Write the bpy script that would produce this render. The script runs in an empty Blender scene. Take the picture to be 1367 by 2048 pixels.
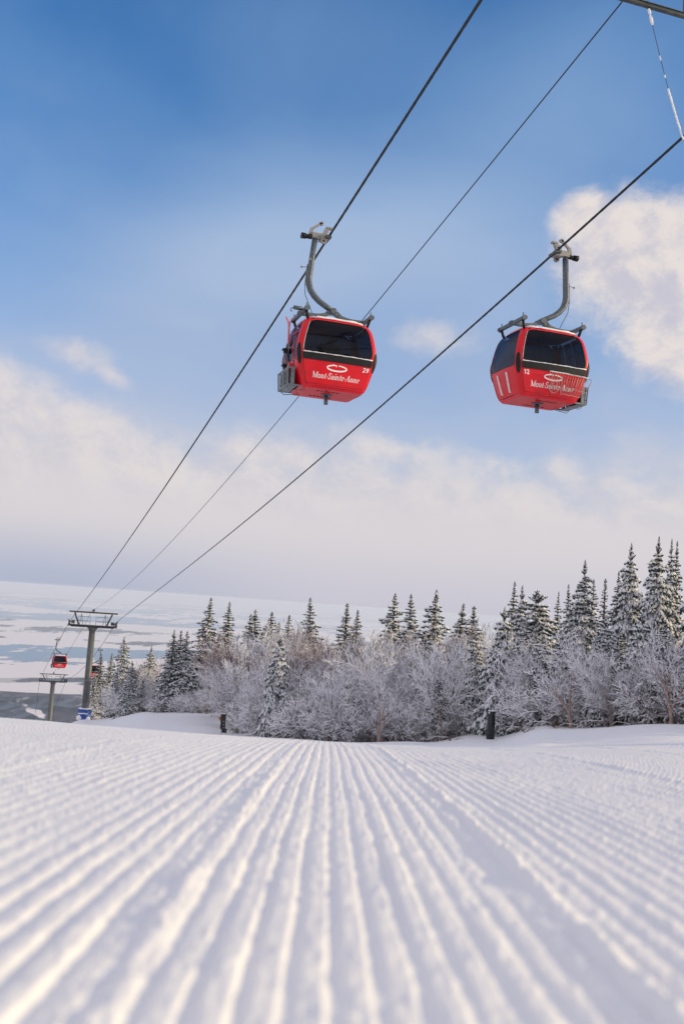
import bpy, math, random
import numpy as np
from math import sin, cos, pi, radians, sqrt, atan2
from mathutils import Vector, Matrix

random.seed(7)
rng = np.random.default_rng(7)
scene = bpy.context.scene
COL = scene.collection

# ------------------------------------------------------------------ camera
FPX = 1991.1
ROLL = radians(4.0)
PITCH = radians(5.352)
Fv = Vector((0, cos(PITCH), sin(PITCH)))
U0 = Vector((0, -sin(PITCH), cos(PITCH)))
Rv = Vector((1, 0, 0)) * cos(ROLL) + U0 * sin(ROLL)
Uv = Vector((1, 0, 0)) * (-sin(ROLL)) + U0 * cos(ROLL)
cam_d = bpy.data.cameras.new('camera')
cam = bpy.data.objects.new('camera', cam_d)
COL.objects.link(cam)
cam.matrix_world = Matrix(((Rv.x, Uv.x, -Fv.x, 0), (Rv.y, Uv.y, -Fv.y, 0), (Rv.z, Uv.z, -Fv.z, 0), (0, 0, 0, 1)))
cam_d.sensor_fit = 'AUTO'
cam_d.sensor_width = 36
cam_d.lens = 35.0
cam_d.clip_start = 0.05
cam_d.clip_end = 300000
cam_d.dof.use_dof = True
cam_d.dof.focus_distance = 24.5
cam_d.dof.aperture_fstop = 2.9
scene.camera = cam

# ------------------------------------------------------------------ render / view
scene.render.engine = 'CYCLES'
scene.cycles.use_denoising = True
scene.cycles.max_bounces = 9
scene.cycles.diffuse_bounces = 6
scene.cycles.glossy_bounces = 3
scene.cycles.transmission_bounces = 4
scene.cycles.transparent_max_bounces = 10
scene.cycles.volume_bounces = 2
scene.cycles.caustics_reflective = False
scene.cycles.caustics_refractive = False
scene.view_settings.view_transform = 'Standard'
scene.view_settings.look = 'None'
scene.view_settings.gamma = 1
scene.view_settings.exposure = 0.0
scene.view_settings.use_curve_mapping = False

# ------------------------------------------------------------------ sun
SUN_AZ, SUN_EL = radians(96), radians(14.5)
to_sun = Vector((sin(SUN_AZ) * cos(SUN_EL), cos(SUN_AZ) * cos(SUN_EL), sin(SUN_EL)))
sd = bpy.data.lights.new('sun', 'SUN')
sd.energy = 3.2
sd.angle = radians(1.4)
sd.color = (1.0, 0.80, 0.44)
sun = bpy.data.objects.new('sun', sd)
COL.objects.link(sun)
sun.rotation_euler = to_sun.to_track_quat('Z', 'Y').to_euler()

# ------------------------------------------------------------------ node helpers
class NT:
    def __init__(s, tree):
        s.t = tree; s.n = tree.nodes; s.l = tree.links
    def new(s, typ, **kw):
        n = s.n.new(typ)
        for k, v in kw.items():
            setattr(n, k, v)
        return n
    def put(s, inp, v):
        if hasattr(v, 'node'):
            s.l.new(v, inp)
        elif v is not None:
            inp.default_value = v
    def math(s, op, a, b=None, c=None, clamp=False):
        n = s.new('ShaderNodeMath', operation=op, use_clamp=clamp)
        s.put(n.inputs[0], a)
        if b is not None: s.put(n.inputs[1], b)
        if c is not None: s.put(n.inputs[2], c)
        return n.outputs[0]
    def vmath(s, op, a, b=None, scale=None):
        n = s.new('ShaderNodeVectorMath', operation=op)
        s.put(n.inputs[0], a)
        if b is not None: s.put(n.inputs[1], b)
        if scale is not None: s.put(n.inputs['Scale'], scale)
        return n.outputs['Value'] if op in ('DOT_PRODUCT', 'LENGTH', 'DISTANCE') else n.outputs['Vector']
    def mix(s, f, a, b, blend='MIX'):
        n = s.new('ShaderNodeMix', data_type='RGBA', blend_type=blend, clamp_factor=True)
        s.put(n.inputs[0], f); s.put(n.inputs[6], a); s.put(n.inputs[7], b)
        return n.outputs[2]
    def maprange(s, v, a, b, c=0.0, d=1.0, smooth=True):
        n = s.new('ShaderNodeMapRange', interpolation_type='SMOOTHSTEP' if smooth else 'LINEAR')
        s.put(n.inputs['Value'], v)
        n.inputs['From Min'].default_value = a; n.inputs['From Max'].default_value = b
        n.inputs['To Min'].default_value = c; n.inputs['To Max'].default_value = d
        return n.outputs['Result']
    def noise(s, vec, scale, detail=4, rough=0.55, dist=0.0, out='Fac'):
        n = s.new('ShaderNodeTexNoise')
        s.put(n.inputs['Vector'], vec)
        n.inputs['Scale'].default_value = scale
        n.inputs['Detail'].default_value = detail
        n.inputs['Roughness'].default_value = rough
        n.inputs['Distortion'].default_value = dist
        return n.outputs[out]
    def comb(s, x, y, z):
        n = s.new('ShaderNodeCombineXYZ')
        s.put(n.inputs[0], x); s.put(n.inputs[1], y); s.put(n.inputs[2], z)
        return n.outputs[0]
    def ramp(s, fac, stops):
        n = s.new('ShaderNodeValToRGB')
        s.put(n.inputs[0], fac)
        e = n.color_ramp.elements
        while len(e) < len(stops): e.new(0.5)
        for el, (p, c) in zip(e, stops):
            el.position = p; el.color = (*c, 1)
        return n.outputs[0]

# ------------------------------------------------------------------ world
def px_dir(x, y):
    return (Fv + Rv * ((x - 683.5) / FPX) - Uv * ((y - 1024) / FPX)).normalized()

def px_azel(x, y):
    d = px_dir(x, y)
    return atan2(d.x, d.y), math.asin(d.z)

def make_world():
    w = bpy.data.worlds.new('World'); scene.world = w
    w.use_nodes = True
    N = NT(w.node_tree); N.n.clear()
    out = N.new('ShaderNodeOutputWorld'); bg = N.new('ShaderNodeBackground')
    bg.inputs['Strength'].default_value = 0.1
    N.l.new(bg.outputs[0], out.inputs['Surface'])
    tc = N.new('ShaderNodeTexCoord').outputs['Generated']
    sky = N.new('ShaderNodeTexSky', sky_type='NISHITA', sun_disc=False)
    sky.sun_elevation = SUN_EL; sky.sun_rotation = SUN_AZ
    sky.altitude = 800; sky.air_density = 1.0; sky.dust_density = 0.6; sky.ozone_density = 1.6
    sep = N.new('ShaderNodeSeparateXYZ'); N.l.new(tc, sep.inputs[0])
    az = N.math('ARCTAN2', sep.outputs[0], sep.outputs[1])
    el = N.math('ARCSINE', sep.outputs[2])
    nz = N.noise(tc, 2.2, 5, 0.5)
    nzc = N.math('SUBTRACT', nz, 0.5)
    # thin high veil: whitens the blue towards the horizon
    veil = N.maprange(el, radians(2), radians(36), 0.95, -0.10, smooth=False)
    vn = N.noise(N.vmath('MULTIPLY', tc, (1.6, 1.6, 3.2)), 1.5, 5, 0.55, 0.4)
    veil = N.math('ADD', veil, N.math('MULTIPLY', N.math('SUBTRACT', vn, 0.5), 0.8))
    def blob(x, y, rx, ry, rot=0.0):
        a0, e0 = px_azel(x, y)
        da = N.math('SUBTRACT', az, a0); de = N.math('SUBTRACT', el, e0)
        c, s_ = cos(radians(rot)), sin(radians(rot))
        u = N.math('ADD', N.math('MULTIPLY', da, c), N.math('MULTIPLY', de, s_))
        v = N.math('SUBTRACT', N.math('MULTIPLY', de, c), N.math('MULTIPLY', da, s_))
        u = N.math('DIVIDE', u, rx / FPX); v = N.math('DIVIDE', v, ry / FPX)
        r = N.math('SQRT', N.math('ADD', N.math('MULTIPLY', u, u), N.math('MULTIPLY', v, v)))
        return N.math('SUBTRACT', 1.0, r)          # 1 at the centre, 0 on the ellipse
    # a broad sheet of thin cirrus crossing the middle of the view
    for bb, am in ((blob(560, 500, 560, 270, 20), 0.55), (blob(1120, 210, 480, 300, 30), 0.42), (blob(950, 560, 420, 260, 0), 0.34), (blob(700, 60, 600, 200, 0), 0.22)):
        veil = N.math('ADD', veil, N.math('MULTIPLY', N.maprange(bb, 0.0, 1.0), am))
    veil = N.math('MINIMUM', N.math('MAXIMUM', veil, 0.02), 1.0)
    blue = N.mix(1.0, sky.outputs[0], (0.58, 1.28, 1.92, 1), 'MULTIPLY')
    veil_col = N.ramp(N.maprange(el, 0.0, radians(30), smooth=False),
                      [(0.0, (0.45, 0.49, 0.62)), (0.3, (0.60, 0.59, 0.66)), (0.55, (0.40, 0.505, 0.70)), (1.0, (0.28, 0.44, 0.69))])
    veil10 = N.mix(1.0, veil_col, (10, 10, 10, 1), 'MULTIPLY')
    base = N.mix(veil, blue, veil10)
    # bodies of cloud: rotated ellipses in azimuth / elevation, broken up by noise
    cvec = N.comb(az, N.math('MULTIPLY', el, 1.25), 0.0)
    def cn(v):
        a = N.math('SUBTRACT', N.noise(v, 6.5, 10, 0.62, 0.25), 0.5)
        b_ = N.math('SUBTRACT', N.noise(v, 17.0, 9, 0.66, 0.4), 0.5)
        return N.math('ADD', N.math('MULTIPLY', a, 0.8), N.math('MULTIPLY', b_, 0.55))
    big = cn(cvec)
    sun_off = N.comb(N.math('ADD', az, 0.018), N.math('MULTIPLY', N.math('ADD', el, 0.014), 1.25), 0.0)
    big2 = cn(sun_off)
    def density(blobs, n, lo, hi, amp):
        m = None
        for b in blobs:
            m = b if m is None else N.math('SMOOTH_MAX', m, b, 0.2)
        return N.maprange(N.math('ADD', m, N.math('MULTIPLY', n, amp)), lo, hi)
    cumulus = [blob(1290, 520, 190, 150), blob(1370, 650, 160, 140), blob(1180, 440, 80, 60), blob(1420, 470, 130, 110),
               blob(1560, 560, 220, 170)]
    wisps = [blob(150, 705, 100, 40, -12), blob(225, 750, 80, 28, -25), blob(40, 800, 170, 70, -12), blob(200, 870, 230, 70, -18),
             blob(870, 675, 110, 55, 5), blob(990, 925, 150, 45, -12), blob(560, 915, 170, 40, -8), blob(1120, 945, 120, 34, -20), blob(780, 900, 120, 34, -10)]
    dcum = density(cumulus, big, -0.05, 0.5, 1.2)
    dwis = density(wisps, big, -0.1, 1.1, 2.6)
    # bank of stratus low over the valley
    edge = N.maprange(az, -0.06, -0.36, radians(8.7), radians(9.6))
    bank_e = N.math('ADD', N.math('SUBTRACT', edge, el), N.math('MULTIPLY', big, 0.16))
    dbank = N.maprange(bank_e, radians(-2.4), radians(3.0), 0.0, 0.93)
    # the same kind of loose cloud goes on round the rest of the sky
    away = N.math('MAXIMUM', N.maprange(N.math('ABSOLUTE', az), 0.42, 0.95), N.maprange(el, radians(34), radians(60)))
    loose = N.maprange(N.noise(N.vmath('MULTIPLY', tc, (1, 1, 1.6)), 1.6, 7, 0.55), 0.30, 0.55, 0.25, 1.0)
    loose = N.math('MULTIPLY', loose, away)
    lit = N.maprange(N.math('SUBTRACT', big, big2), -0.13, 0.12)
    ccol = N.mix(lit, (6.0, 5.8, 6.5, 1), (8.4, 7.6, 7.1, 1))
    bcol = N.mix(N.maprange(el, 0.0, radians(4.5)), N.mix(N.maprange(az, -0.30, 0.02), (4.3, 4.7, 6.1, 1), (6.0, 5.8, 6.6, 1)), (7.0, 6.6, 6.8, 1))
    bcol = N.mix(N.math('MULTIPLY', N.maprange(el, radians(3.5), radians(8)), 0.42), bcol, ccol)
    col = N.mix(dbank, base, bcol)
    col = N.mix(N.math('MULTIPLY', dwis, 0.72), col, N.mix(0.5, ccol, (7.0, 6.6, 6.9, 1)))
    col = N.mix(N.math('MULTIPLY', dcum, 0.93), col, ccol)
    col = N.mix(loose, col, (7.4, 7.0, 7.6, 1))
    N.l.new(col, bg.inputs['Color'])
make_world()

# ------------------------------------------------------------------ materials
def mat(name, col=None, rough=0.6, metal=0.0, noise=None, coat=0.0, bump=None, spec=0.5):
    """noise = (scale, second colour, lo, hi); bump = (scale, distance)"""
    m = bpy.data.materials.new(name); m.use_nodes = True
    N = NT(m.node_tree)
    b = N.n['Principled BSDF']
    b.inputs['Roughness'].default_value = rough
    b.inputs['Metallic'].default_value = metal
    b.inputs['Specular IOR Level'].default_value = spec
    b.inputs['Coat Weight'].default_value = coat
    tc = N.new('ShaderNodeTexCoord').outputs['Object']
    if noise:
        f = N.maprange(N.noise(tc, noise[0], 5, 0.6), noise[2], noise[3])
        N.l.new(N.mix(f, (*col, 1), (*noise[1], 1)), b.inputs['Base Color'])
    else:
        b.inputs['Base Color'].default_value = (*col, 1)
    if bump:
        bn = N.new('ShaderNodeBump'); bn.inputs['Strength'].default_value = 1.0
        bn.inputs['Distance'].default_value = bump[1]
        N.l.new(N.noise(tc, bump[0], 4), bn.inputs['Height'])
        N.l.new(bn.outputs[0], b.inputs['Normal'])
    return m

M = {}
M['red'] = mat('red_paint', (0.66, 0.0010, 0.012), 0.30, noise=(5, (0.54, 0.004, 0.014), 0.45, 0.75), coat=0.18, spec=0.35)
M['black'] = mat('black_rubber', (0.009, 0.010, 0.013), 0.5, noise=(9, (0.016, 0.018, 0.022), 0.5, 0.75), spec=0.25)
M['steel'] = mat('galvanised_steel', (0.085, 0.105, 0.125), 0.5, 0.25, noise=(22, (0.15, 0.175, 0.195), 0.45, 0.65), bump=(60, 0.002))
M['grip'] = mat('cast_alloy', (0.30, 0.29, 0.27), 0.45, 0.3, noise=(30, (0.22, 0.20, 0.18), 0.5, 0.7))
M['pole'] = mat('weathered_pole_steel', (0.15, 0.155, 0.16), 0.55, 0.2, noise=(2.0, (0.10, 0.11, 0.12), 0.4, 0.7))
M['frame'] = mat('dark_frame_steel', (0.055, 0.062, 0.065), 0.55, 0.3, noise=(5, (0.09, 0.10, 0.10), 0.45, 0.7))
M['rope'] = mat('steel_rope', (0.035, 0.042, 0.048), 0.55, 0.5, noise=(40, (0.02, 0.024, 0.03), 0.4, 0.6))
M['white'] = mat('white_print', (0.86, 0.84, 0.85), 0.5)
M['rail'] = mat('scuffed_white_plastic', (0.74, 0.70, 0.72), 0.5, noise=(12, (0.5, 0.45, 0.47), 0.5, 0.8))
M['basket'] = mat('grey_basket_plastic', (0.20, 0.23, 0.25), 0.55, noise=(14, (0.13, 0.15, 0.16), 0.4, 0.7))
M['wire'] = mat('bare_wire', (0.34, 0.32, 0.31), 0.45, 0.4)
M['rime'] = mat('rime_ice', (0.84, 0.84, 0.86), 0.75, bump=(50, 0.01))
M['seat'] = mat('seat_plastic', (0.05, 0.055, 0.065), 0.6)
M['blue'] = mat('blue_pad_vinyl', (0.012, 0.07, 0.33), 0.5, noise=(3, (0.02, 0.10, 0.42), 0.4, 0.7))
M['pad'] = mat('black_pad_vinyl', (0.014, 0.017, 0.02), 0.5, noise=(6, (0.03, 0.033, 0.04), 0.45, 0.7))
M['orange'] = mat('orange_sign', (0.62, 0.17, 0.012), 0.5)
M['ski_red'] = mat('ski_topsheet', (0.72, 0.10, 0.12), 0.3)
M['ski_pale'] = mat('ski_base', (0.55, 0.5, 0.5), 0.3)
M['cloth'] = mat('dark_jacket', (0.02, 0.022, 0.03), 0.8)
M['skin'] = mat('skin', (0.45, 0.26, 0.19), 0.6)
M['snow'] = mat('settled_snow', (0.89, 0.895, 0.915), 0.7, bump=(16, 0.02), spec=0.25)
M['needle'] = mat('spruce_needles', (0.04, 0.062, 0.056), 0.75, noise=(7, (0.34, 0.37, 0.40), 0.50, 0.72), spec=0.2)
M['bark'] = mat('dark_bark', (0.10, 0.08, 0.07), 0.85, noise=(8, (0.19, 0.15, 0.13), 0.4, 0.7))
M['concrete'] = mat('concrete', (0.33, 0.32, 0.30), 0.8)

def glass_mat(name, tint, refl):
    m = bpy.data.materials.new(name); m.use_nodes = True
    N = NT(m.node_tree); N.n.clear()
    out = N.new('ShaderNodeOutputMaterial')
    tr = N.new('ShaderNodeBsdfTransparent'); tr.inputs[0].default_value = (*tint, 1)
    gl = N.new('ShaderNodeBsdfGlossy'); gl.inputs['Roughness'].default_value = 0.06
    gl.inputs['Color'].default_value = (0.9, 0.93, 1, 1)
    lw = N.new('ShaderNodeLayerWeight'); lw.inputs[0].default_value = 0.32
    mx = N.new('ShaderNodeMixShader')
    f = N.math('ADD', N.math('MULTIPLY', lw.outputs['Fresnel'], refl), 0.012)
    N.l.new(f, mx.inputs[0]); N.l.new(tr.outputs[0], mx.inputs[1]); N.l.new(gl.outputs[0], mx.inputs[2])
    N.l.new(mx.outputs[0], out.inputs[0])
    return m
M['glass'] = glass_mat('tinted_glass', (0.075, 0.09, 0.12), 0.30)
M['glass_side'] = glass_mat('blue_tinted_glass', (0.17, 0.25, 0.37), 0.55)

def snowy_bark(name, wood, wood2, lo, hi, fuzz):
    """bark with snow caught on every face that looks up"""
    m = bpy.data.materials.new(name); m.use_nodes = True
    N = NT(m.node_tree); b = N.n['Principled BSDF']
    b.inputs['Roughness'].default_value = 0.8; b.inputs['Specular IOR Level'].default_value = 0.2
    g = N.new('ShaderNodeNewGeometry')
    sep = N.new('ShaderNodeSeparateXYZ'); N.l.new(g.outputs['Normal'], sep.inputs[0])
    tc = N.new('ShaderNodeTexCoord').outputs['Object']
    n = N.noise(tc, 2.3, 5, 0.7)
    z = N.math('ADD', sep.outputs[2], N.math('MULTIPLY', N.math('SUBTRACT', n, 0.5), fuzz))
    f = N.maprange(z, lo, hi)
    wc = N.mix(N.maprange(N.noise(tc, 6, 3), 0.35, 0.65), (*wood, 1), (*wood2, 1))
    N.l.new(N.mix(f, wc, (0.86, 0.86, 0.885, 1)), b.inputs['Base Color'])
    return m
M['twig'] = snowy_bark('snowy_twigs', (0.21, 0.165, 0.165), (0.095, 0.090, 0.105), -0.60, 0.12, 1.6)
M['twig_bare'] = snowy_bark('reddish_twigs', (0.29, 0.185, 0.16), (0.16, 0.11, 0.105), -0.05, 0.8, 1.5)
M['trunk'] = snowy_bark('snowy_trunk', (0.15, 0.12, 0.11), (0.33, 0.25, 0.21), 0.15, 0.6, 1.4)
M['birch'] = snowy_bark('birch_trunk', (0.52, 0.38, 0.32), (0.22, 0.16, 0.14), 0.3, 0.8, 1.2)

# ------------------------------------------------------------------ objects
def link(o, parent=None):
    COL.objects.link(o)
    if parent is not None: o.parent = parent
    return o

def tag(o, label=None, cat=None, group=None, kind=None):
    if label: o['label'] = label
    if cat: o['category'] = cat
    if group: o['group'] = group
    if kind: o['kind'] = kind
    return o

def empty(name, loc=(0, 0, 0), rz=0.0, label=None, cat=None, group=None):
    o = bpy.data.objects.new(name, None); link(o)
    o.location = loc; o.rotation_euler = (0, 0, rz)
    o.empty_display_size = 0.2
    return tag(o, label, cat, group)

def copy_tree(o, parent=None):
    c = o.copy(); COL.objects.link(c)
    if parent is not None: c.parent = parent
    for ch in list(o.children): copy_tree(ch, c)
    return c

class MB:
    """collects shapes, links them as one mesh object"""
    def __init__(s):
        s.v = []; s.f = []; s.m = []; s.cur = 0; s.sm = []; s.smooth = False
    def add(s, vs, fs):
        o = len(s.v)
        s.v.extend([tuple(v) for v in vs])
        for f in fs:
            s.f.append(tuple(i + o for i in f)); s.m.append(s.cur); s.sm.append(s.smooth)
        return o
    def box(s, c, d, R=None):
        hx, hy, hz = d[0] / 2, d[1] / 2, d[2] / 2
        vs = [Vector((x, y, z)) for x in (-hx, hx) for y in (-hy, hy) for z in (-hz, hz)]
        if R is not None: vs = [R @ v for v in vs]
        c = Vector(c)
        s.add([v + c for v in vs], [(0, 1, 3, 2), (4, 6, 7, 5), (0, 4, 5, 1), (2, 3, 7, 6), (0, 2, 6, 4), (1, 5, 7, 3)])
        return s
    def bar(s, a, b, w, h, up=(0, 0, 1)):
        """rectangular bar from a to b, w across, h along up"""
        a = Vector(a); b = Vector(b); d = (b - a).normalized(); u = Vector(up)
        x = d.cross(u)
        if x.length < 1e-4: x = d.cross(Vector((1, 0, 0)))
        x.normalize(); u = x.cross(d)
        vs = []
        for p in (a, b):
            for sx, sz in ((-1, -1), (1, -1), (1, 1), (-1, 1)):
                vs.append(p + x * (sx * w / 2) + u * (sz * h / 2))
        s.add(vs, [(0, 1, 2, 3), (7, 6, 5, 4), (0, 4, 5, 1), (1, 5, 6, 2), (2, 6, 7, 3), (3, 7, 4, 0)])
        return s
    def tube(s, pts, r, n=8, caps=True, flat=1.0):
        pts = [Vector(p) for p in pts]
        if not hasattr(r, '__len__'): r = [r] * len(pts)
        old = s.smooth; s.smooth = True
        x = None; rings = []
        for i, p in enumerate(pts):
            d = (pts[min(i + 1, len(pts) - 1)] - pts[max(i - 1, 0)])
            if d.length < 1e-9: d = Vector((0, 0, 1))
            d.normalize()
            if x is None:
                x = d.cross(Vector((0, 0, 1)))
                if x.length < 1e-3: x = d.cross(Vector((0, 1, 0)))
            x = (x - d * x.dot(d)).normalized(); y = d.cross(x)
            rings.append([p + (x * cos(2 * pi * k / n) + y * sin(2 * pi * k / n) * flat) * r[i] for k in range(n)])
        vs = [v for rg in rings for v in rg]; fs = []
        for i in range(len(pts) - 1):
            for k in range(n):
                k2 = (k + 1) % n
                fs.append((i * n + k, i * n + k2, (i + 1) * n + k2, (i + 1) * n + k))
        o = s.add(vs, fs)
        if caps:
            s.smooth = False
            s.f.append(tuple(o + k for k in range(n))[::-1]); s.m.append(s.cur); s.sm.append(False)
            b = o + (len(pts) - 1) * n
            s.f.append(tuple(b + k for k in range(n))); s.m.append(s.cur); s.sm.append(False)
        s.smooth = old
        return s
    def ball(s, c, r, nu=10, nv=6, sc=(1, 1, 1), jit=0.0):
        vs = [Vector((0, 0, -1))]; fs = []
        for j in range(1, nv):
            t = -pi / 2 + pi * j / nv
            for i in range(nu):
                p = 2 * pi * i / nu
                vs.append(Vector((cos(t) * cos(p), cos(t) * sin(p), sin(t))))
        vs.append(Vector((0, 0, 1)))
        for i in range(nu):
            fs.append((0, 1 + (i + 1) % nu, 1 + i))
            for j in range(nv - 2):
                a = 1 + j * nu
                fs.append((a + i, a + (i + 1) % nu, a + nu + (i + 1) % nu, a + nu + i))
            a = 1 + (nv - 2) * nu
            fs.append((a + i, a + (i + 1) % nu, len(vs) - 1))
        c = Vector(c); old = s.smooth; s.smooth = True
        s.add([c + Vector((v.x * sc[0], v.y * sc[1], v.z * sc[2])) * (r * (1 + random.uniform(-jit, jit))) for v in vs], fs)
        s.smooth = old
        return s
    def build(s, name, mats, parent=None):
        me = bpy.data.meshes.new(name)
        me.from_pydata(s.v, [], s.f)
        if not isinstance(mats, (list, tuple)): mats = [mats]
        for m in mats: me.materials.append(m)
        me.polygons.foreach_set('material_index', s.m)
        me.polygons.foreach_set('use_smooth', s.sm)
        me.update()
        return link(bpy.data.objects.new(name, me), parent)

def np_mesh(name, V, F, mats, smooth=True, parent=None, do_link=True):
    """fast mesh from numpy arrays; F is (n, 3) or (n, 4)"""
    V = np.asarray(V, dtype=np.float32); F = np.asarray(F, dtype=np.int32)
    me = bpy.data.meshes.new(name)
    k = F.shape[1]
    me.vertices.add(len(V)); me.vertices.foreach_set('co', V.ravel())
    me.loops.add(F.size); me.loops.foreach_set('vertex_index', F.ravel())
    me.polygons.add(len(F))
    me.polygons.foreach_set('loop_start', np.arange(0, F.size, k, dtype=np.int32))
    me.polygons.foreach_set('loop_total', np.full(len(F), k, dtype=np.int32))
    me.polygons.foreach_set('use_smooth', np.full(len(F), smooth, dtype=bool))
    if not isinstance(mats, (list, tuple)): mats = [mats]
    for m in mats: me.materials.append(m)
    me.update(calc_edges=True)
    o = bpy.data.objects.new(name, me)
    return link(o, parent) if do_link else o

# ------------------------------------------------------------------ numeric noise
_P = rng.random((256, 256)).astype(np.float64)
def vnoise(x, y):
    x = np.asarray(x, float); y = np.asarray(y, float)
    xi = np.floor(x).astype(int); yi = np.floor(y).astype(int)
    fx = x - xi; fy = y - yi
    fx = fx * fx * (3 - 2 * fx); fy = fy * fy * (3 - 2 * fy)
    a = _P[xi & 255, yi & 255]; b = _P[(xi + 1) & 255, yi & 255]
    c = _P[xi & 255, (yi + 1) & 255]; d = _P[(xi + 1) & 255, (yi + 1) & 255]
    return (a * (1 - fx) + b * fx) * (1 - fy) + (c * (1 - fx) + d * fx) * fy
def fbm(x, y, o=4, g=0.5):
    t = 0; a = 1; s_ = 0
    for i in range(o):
        t = t + a * (vnoise(x * 2 ** i + 17.3 * i, y * 2 ** i + 5.1 * i) - 0.5); s_ += a; a *= g
    return t / s_ * 2
def sstep(a, b, x):
    t = np.clip((x - a) / (b - a), 0, 1)
    return t * t * (3 - 2 * t)

# ------------------------------------------------------------------ the ground's form (camera stands 0.3 m above it)
PXC = np.array([-600, 0, 100, 170, 300, 400, 450, 520, 660, 850, 980, 1100, 1367, 2000.])
AZC = np.array([atan2(px_dir(q, 1450).x, px_dir(q, 1450).y) for q in PXC])
DR = np.array([14, 20, 30, 45, 55, 65, 75, 100, 125, 240, 400.])
RT = np.array([
 # -600   0     100    170    300    400    450    520    660    850    980   1100   1367   2000
 [.1365, .1365, .1365, .137, .137, .137, .137, .137, .1365, .134, .131, .126, .110, .090],
 [.138, .138, .138, .138, .138, .138, .138, .138, .137, .134, .130, .125, .1085, .088],
 [.141, .141, .141, .141, .140, .140, .140, .140, .138, .133, .129, .1205, .105, .085],
 [.142, .142, .142, .142, .141, .140, .140, .139, .1375, .131, .1255, .106, .0926, .075],
 [.142, .142, .142, .141, .139, .139, .139, .138, .136, .130, .1207, .1005, .089, .07],
 [.142, .142, .142, .140, .137, .137, .137, .134, .133, .127, .112, .098, .085, .066],
 [.142, .142, .142, .139, .133, .132, .1345, .130, .130, .122, .108, .095, .082, .064],
 [.144, .144, .143, .136, .1195, .1155, .113, .115, .120, .112, .103, .090, .075, .060],
 [.148, .146, .143, .130, .116, .114, .111, .112, .115, .108, .098, .087, .073, .060],
 [.17, .16, .158, .15, .135, .128, .124, .122, .120, .110, .100, .090, .080, .070],
 [.24, .24, .23, .22, .20, .19, .18, .17, .16, .15, .14, .13, .12, .12]])
CR = np.array([.1335, .1335, .134, .1345, .135, .1355, .1355, .1355, .135, .133, .1298, .1246, .1087, .09])
def _bilin(az, d):
    ia = np.clip(np.interp(az, AZC, np.arange(len(AZC))), 0, len(AZC) - 1.0001)
    idd = np.clip(np.interp(np.log(d), np.log(DR), np.arange(len(DR))), 0, len(DR) - 1.0001)
    a0 = ia.astype(int); d0 = idd.astype(int); fa = ia - a0; fd = idd - d0
    fa = fa * fa * (3 - 2 * fa); fd = fd * fd * (3 - 2 * fd)
    return ((RT[d0, a0] * (1 - fa) + RT[d0, a0 + 1] * fa) * (1 - fd) + (RT[d0 + 1, a0] * (1 - fa) + RT[d0 + 1, a0 + 1] * fa) * fd)
def ground(x, y):
    x = np.asarray(x, float); y = np.asarray(y, float)
    d = np.maximum(np.hypot(x, y), 0.05)
    az = np.arctan2(x, y)
    aclip = np.clip(az, -0.6, 0.6)
    side = np.where(np.abs(az) > 0.6, np.cos(az) / cos(0.6), 1.0)
    cr = np.interp(aclip, AZC, CR)
    ca = np.cos(aclip)
    k = ((cr - .07) * ca / 2) ** 2 / .3
    near = .07 * ca + k * np.minimum(d, 25)
    far = _bilin(aclip, d) * ca
    w = sstep(10.5, 17, d)
    ratio = near * (1 - w) + (far - .3 / d) * w
    return -.3 - ratio * d * side
def gz(x, y): return float(ground(x, y))

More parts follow.
